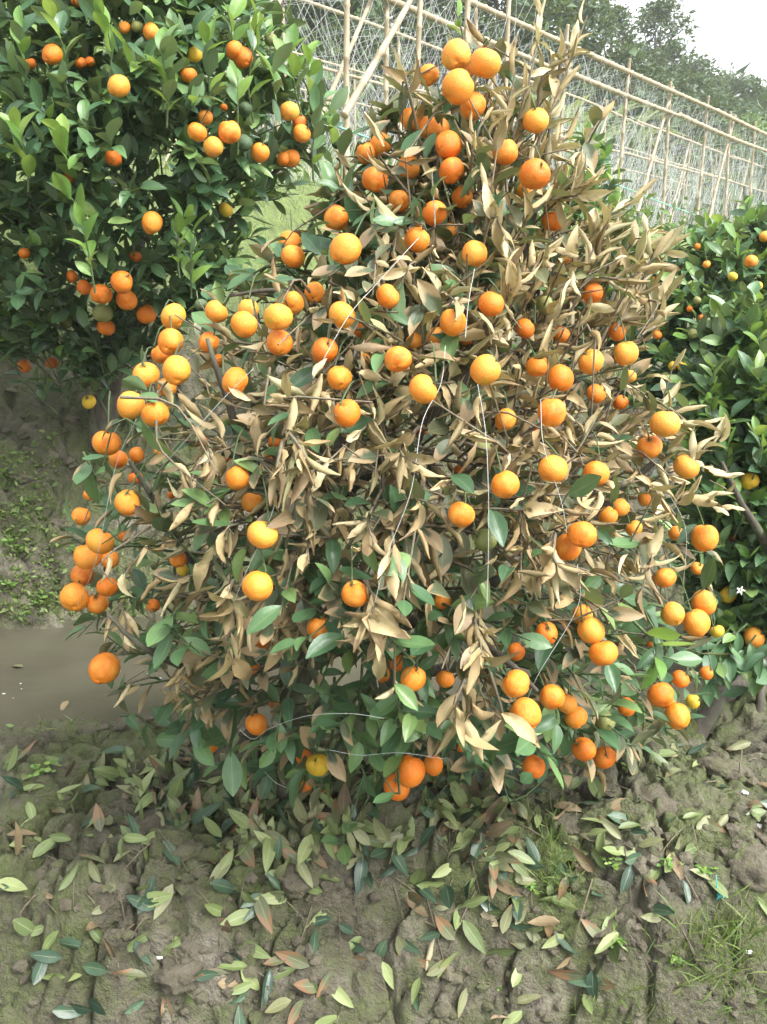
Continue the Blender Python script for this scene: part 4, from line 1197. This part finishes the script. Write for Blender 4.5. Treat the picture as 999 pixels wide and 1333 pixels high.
for a in [(385,1140,34,'dark round clod of mud below the trunk among fallen leaves'),(870,1055,42,'large mossy clod of mud on the weedy slope'),(660,1025,30,'clod of mud under the hanging fruit'),(190,1090,36,'pale broad clod of mud left of the trunk'),
          (120,955,22,'dark clod of mud at the edge of the ditch'),(165,945,18,'small dark clod of mud beside the ditch water'),(230,1110,26,'cracked clod of mud beside the pale clod'),(20,1060,26,'mud clod at the left edge of the bank'),(230,1270,30,'grey clod of mud near the bottom edge'),
          (790,1210,20,'small grey clod of mud beside the weeds'),(60,930,16,'smallest wet clod of mud at the ditch edge'),(740,1070,22,'mossy clod of mud near the grass tuft'),(940,1000,26,'brown clod of mud near the leaning trunk'),(985,1130,34,'brown clod of mud at the right edge'),
          (20,505,16,'dark soil clod on the far bank at the left edge'),(60,520,13,'dark soil clod on the far bank left of the left tree trunk'),(95,545,10,'dark soil clod touching the left tree trunk'),(40,560,18,'broad soil clod on the brow of the far bank'),
          (90,600,14,'soil clod half way down the far bank'),(30,620,12,'mossy soil clod low on the far bank'),(75,680,14,'soil clod just above the ditch water'),(185,545,10,'dark soil clod right of the left tree trunk'),(10,560,10,'small soil clod at the edge of the far bank')]:
    clod(*a)

def crumbs(n):
    bm = bmesh.new(); bmesh.ops.create_icosphere(bm, subdivisions=1, radius=1)
    V0 = np.array([v.co[:] for v in bm.verts]); F0 = np.array([[v.index for v in f.verts] for f in bm.faces]); bm.free()
    px_ = RNG.uniform(-30, 1030, n); py_ = RNG.uniform(930, 1345, n)
    k = fbm(px_ * .008, py_ * .01, 131, 3); ok = k > -.08
    Vs, Fs, c = [], [], 0
    for p in to_ground(px_[ok], py_[ok]):
        if np.isnan(p[0]) or p[1] > 2.35: continue
        r = .0035 + .017 * random.random() ** 3.2
        V = V0 * (1 + RNG.normal(0, .17, (len(V0), 1))) * r * np.array([1, random.uniform(.7, 1.1), random.uniform(.5, .8)])
        a = random.random() * 6.28; ca, sa = math.cos(a), math.sin(a)
        V = V @ np.array([[ca, sa, 0], [-sa, ca, 0], [0, 0, 1]]) + p + [0, 0, r * .15]
        Vs.append(V); Fs.append(F0 + c); c += len(V)
    tag(link('soil_crumbs', mesh_np('soil_crumbs', np.concatenate(Vs), np.concatenate(Fs), M['clod'], smooth=False)), kind='stuff')
crumbs(1700)
chips = Soup()
for p in to_ground(RNG.uniform(0, 999, 160), RNG.normal(1110, 90, 160)):
    if np.isnan(p[0]) or p[1] > 2.3: continue
    a = random.random() * 6.28; L_ = random.uniform(.015, .05); e = np.array([math.cos(a) * L_, math.sin(a) * L_, 0]); q1, q2 = p - e, p + e
    q1[2] = h1(q1[0], q1[1]) + .003; q2[2] = h1(q2[0], q2[1]) + .004
    chips.tube([q1, (q1 + q2) / 2 + [0, 0, .004], q2], [.0012, .0015, .0008], 4)
tag(link('twig_litter', chips.build('twig_litter', M['twig'])), kind='stuff')
fleck = Soup()  # pale discs laid on the ditch water in place of sky glints
for (cx, cy, ax_, ay_, n) in [(8,900,14,8,6),(240,868,25,10,12),(170,880,30,8,4)]:
    for _ in range(n):
        px_, py_ = random.gauss(cx, ax_), random.gauss(cy, ay_)
        dr = FWD + RIGHT * (px_ - CX) / FPX + UP * (CY - py_) / FPX
        p = CAM + dr * ((-.062 - CAM[2]) / dr[2])
        if p[1] < 2.3: continue
        r = random.uniform(.0015, .0055); a = np.arange(6) * 1.047
        ring = p + np.stack([np.cos(a) * r * RNG.uniform(.5, 1.2, 6), np.sin(a) * r * RNG.uniform(.5, 1.2, 6), np.zeros(6)], 1)
        fleck.add(np.concatenate([ring, ring + [0, 0, .0012]]), [(6, 7, 8, 9), (6, 9, 10, 11)] + [(k, (k + 1) % 6, 6 + (k + 1) % 6, 6 + k) for k in range(6)])
tag(link('painted_glints', fleck.build('painted_glints', M['string'], False)), kind='stuff')
for px_, py_, mk, lb_ in [(205,835,'fall_pale','pale tan leaf floating on the ditch water beside the tree'),(30,868,'fall_olive','olive leaf floating on the open ditch water'),(88,912,'fall_brown','brown leaf floating by the near water edge')]:
    dr = FWD + RIGHT * (px_ - CX) / FPX + UP * (CY - py_) / FPX
    p = CAM + dr * ((-.058 - CAM[2]) / dr[2])
    R_, q_ = frame(p, np.array([random.gauss(0, 1), random.gauss(0, 1), 0]), np.array([0, 0, 1.0]), .06)
    tag(link('floating_leaf', leaf_mesh('f', 0, mk), None, mat4(R_, q_)), lb_, 'leaf', 'leaves floating on the ditch')
def grass_patch(blobs):
    items = []
    xs, ys, ln = [], [], []
    for cx, cy, sx_, sy_, n, L in blobs:
        for _ in range(n): xs.append(random.gauss(cx, sx_)); ys.append(random.gauss(cy, sy_)); ln.append(L)
    for p, L in zip(to_ground(xs, ys), ln):
        if np.isnan(p[0]) or p[1] > 3.6: continue
        d = np.array([random.gauss(0, .6), random.gauss(-.2, .5), .9])
        R, pp = frame(p - [0, 0, .004], d, RNG.normal(0, 1, 3), L * random.uniform(.5, 1.3)); items.append((BLADE, R, pp))
    return items
tag(link('grass', join_leaves('grass', grass_patch([(722,1125,20,38,200,.055),(720,1160,25,20,80,.05),(910,1255,50,25,130,.065),(960,1290,40,30,130,.07),(830,1315,60,15,90,.05),(550,1285,14,20,160,.025),(60,940,40,10,50,.05),(20,640,16,50,160,.03),(30,700,30,50,260,.025),(60,785,60,12,160,.04),(120,770,40,20,80,.035),(940,1230,30,20,150,.08)]), M['grass'])), kind='stuff')
pp_x, pp_y = [], []
for cx, cy, ax_, ay_, n in [(25,680,30,45,420),(70,770,50,22,260),(150,790,60,14,120),(30,600,30,25,120),(15,935,20,8,40),(100,450,60,25,120)]:
    for _ in range(n): pp_x.append(random.gauss(cx, ax_)); pp_y.append(random.gauss(cy, ay_))
items = []
for p in to_ground(pp_x, pp_y):
    if np.isnan(p[0]) or p[2] < -.06: continue
    for _ in range(3):
        R_, q_ = rand_frame(p + RNG.normal(0, .012, 3), random.uniform(.012, .034), .8); items.append((CARD, R_, q_))
tag(link('ground_cover', join_leaves('ground_cover', items, M['grass'])), kind='stuff')
def weed(px, py, r, label, n=10):
    p = to_ground([px], [py])[0]
    if np.isnan(p[0]): return
    root = empty('weed', tuple(p)); tag(root, label, 'weed', 'small weeds on the mud')
    s = Soup(); R0 = r * proj(p)[2] / FPX
    for _ in range(n):
        a = random.random() * 6.28; t = p + np.array([math.cos(a) * R0 * random.random(), math.sin(a) * R0 * random.random(), R0 * random.uniform(.4, 1.1)])
        s.tube([p, (p + t) / 2 + [0, 0, R0 * .15], t], .0009, 3, cap=False)
        for k in range(2):
            R, pp = frame(t, np.array([math.cos(a + k * 2.5), math.sin(a + k * 2.5), .25]), np.array([0, -.4, 1]) + RNG.normal(0, .3, 3), R0 * random.uniform(.4, .65))
            link('leaf', mesh_np('leaf', WEED[0] @ R.T + pp, WEED[1], M['young'], WEED[2]), root)
    link('stem', s.build('stem', M['green_twig']), root)
WEED = leaf_shape(.75, .2, .4, rs=60, nl=4, nw=4)
for a in [(795,1130,13,'small clover-like weed on the slope above the pale crust'),(870,1130,13,'clover-like weed beside a heap of yellow leaves'),(800,1230,15,'leafy weed under the small grey clod',12),(875,1250,13,'leafy weed at the edge of the long grass'),(820,1005,9,'tiny weed near the lowest fruit pair'),
          (55,1010,14,'weed seedling beside the ditch among fallen leaves'),(35,660,11,'weed half way up the far bank'),(60,745,12,'weed low on the far bank beside a clod'),(95,720,9,'tiny weed on the bare far bank'),(15,770,12,'weed at the left edge above the water'),(20,935,12,'weed sprouting at the near edge of the water'),(75,930,8,'thin weed standing at the near water edge'),(50,790,14,'weed on the far bank just above the water'),(18,715,12,'weed on the mossy far bank'),
          (920,1140,12,'weed with yellow leaves near the teal scrap'),(690,1160,12,'weed beside the grass tuft'),(110,780,9,'little weed on the far bank behind the left fruit cluster'),(650,1290,7,'tiny weed near the bottom edge below the cracked slab')]:
    weed(*a)
def scrap(name, px, py, r, mat, label, cat, group=None):
    p = to_ground([px], [py])[0]; R0 = r * proj(p)[2] / FPX
    bm = bmesh.new(); bmesh.ops.create_icosphere(bm, subdivisions=2, radius=1)
    for v in bm.verts: v.co *= random.uniform(.75, 1.15); v.co.z *= .45; v.co.x *= 1.4
    me = bpy.data.meshes.new(name); bm.to_mesh(me); bm.free(); me.materials.append(M[mat])
    tag(link(name, me, None, Matrix.Translation(Vector(p + [0, 0, R0 * .4])) @ Matrix.Rotation(random.random() * 3, 4, 'Z') @ Matrix.Scale(R0, 4)), label, cat, group)
for a in [(845,1053,4,'white foam crumb on the mossy mud below the red-orange fruit'),(970,1033,4,'white foam crumb on top of the large mossy clod'),(990,1078,5,'white foam crumb beside the clod at the right edge'),(974,1240,4,'white foam crumb in the long grass'),(207,1247,4,'pale rounded shell-like crumb on the mud at lower left')]:
    scrap('foam_crumb', a[0], a[1], a[2], 'foam', a[3], 'crumb', 'white crumbs on the mud')
pt = to_ground([939], [1172])[0] + [0, 0, .012]
sc_ = Soup()
for k in range(5):
    e = pt + np.array([random.gauss(0, .009), random.gauss(0, .005), random.gauss(.003, .009)])
    sc_.tube([pt, (pt + e) / 2 + [0, 0, .006], e], [.003, .0045, .0015], 4)
sc_.tube([pt, pt + [-.012, 0, .02], pt + [-.014, .005, .045]], .0015, 4)
tag(link('plastic_scrap', sc_.build('plastic_scrap', M['teal'])), 'torn teal plastic scrap lying on the weedy slope', 'plastic scrap')
stick = Soup(); a_ = to_ground([912 * 1.0 + 50], [1020])[0]
stick.tube([a_, a_ + [.0, .005, .05], a_ + [.004, .01, .095]], [.002, .0018, .001], 5)
tag(link('dry_stick', stick.build('dry_stick', M['twig'])), 'short bare stick poking up near the large mossy clod', 'stick')

# ------------------------------------------------------------------ tying wires on the withered tree
def wire(pxs, label, lift=.012, r=.00045):
    pts = []
    for px, py in pxs:
        d, b, c, hw = near_crown.at(px, py); pts.append(P(px, py, d - b - lift))
    s = Soup(); c = spline(pts, 8 * len(pts)); s.tube(c, r, 5)
    tag(link('wire', s.build('wire', M['string'])), label, 'wire', 'tying wires on the withered tree')
for pts_, lb_ in [([(545,310),(490,370),(455,410),(420,470)],'thin wire slanting down between fruits high on the withered tree'),([(580,450),(574,500),(550,550),(535,640),(505,720),(488,785)],'long thin wire hanging down the middle of the withered tree'),
    ([(618,350),(610,395),(606,440)],'short wire hanging below the oval fruit near the top'),([(622,500),(632,560),(636,640),(636,720),(634,790)],'long vertical wire beside the two green unripe fruits'),
    ([(704,520),(708,580),(730,650),(738,690)],'wire hanging above a fruit on the dry right side'),([(372,610),(350,680),(325,735),(300,795)],'wire passing behind the pair of large fruits'),
    ([(100,790),(125,730),(150,610),(178,545)],'wire along the left edge of the fruit clusters'),([(200,620),(245,570),(290,520),(330,480)],'twisted wire crossing to the left fruit cluster'),
    ([(312,950),(330,962),(352,948),(400,932),(455,929),(500,935)],'curved white wire looping around the low skirt of the tree'),([(428,976),(470,983),(520,980),(580,988)],'straight white wire low beside the twin red-orange fruits'),
    ([(345,1005),(358,1018),(375,1026)],'short bent wire at the foot of the trunk'),([(752,735),(752,790),(700,880),(680,930)],'fine wire leading down to the lower right fruits'),([(870,640),(893,690),(890,760)],'wire hanging at the right edge fruits')]:
    wire(pts_, lb_)

# ------------------------------------------------------------------ haze volume round the scene, added to fade the distance and mimic lens veil
def box(x0, y0, z0, x1, y1, z1):
    V = [(x, y, z) for z in (z0, z1) for y in (y0, y1) for x in (x0, x1)]
    F = [(0, 2, 3, 1), (4, 5, 7, 6), (0, 1, 5, 4), (2, 6, 7, 3), (0, 4, 6, 2), (1, 3, 7, 5)]
    return V, F
HAZE = 0.0017
if HAZE:
    hm = bpy.data.materials.new('haze'); hm.use_nodes = True
    t = hm.node_tree; t.nodes.remove(t.nodes['Principled BSDF'])
    pv = t.nodes.new('ShaderNodeVolumePrincipled'); pv.inputs['Density'].default_value = HAZE; pv.inputs['Color'].default_value = (.95, .97, 1, 1)
    t.links.new(pv.outputs[0], t.nodes['Material Output'].inputs['Volume'])
    V, F = box(-152, -62, -3, 152, 202, 26)
    tag(link('haze', mesh_np('haze', V, F, hm, smooth=False)), kind='stuff')
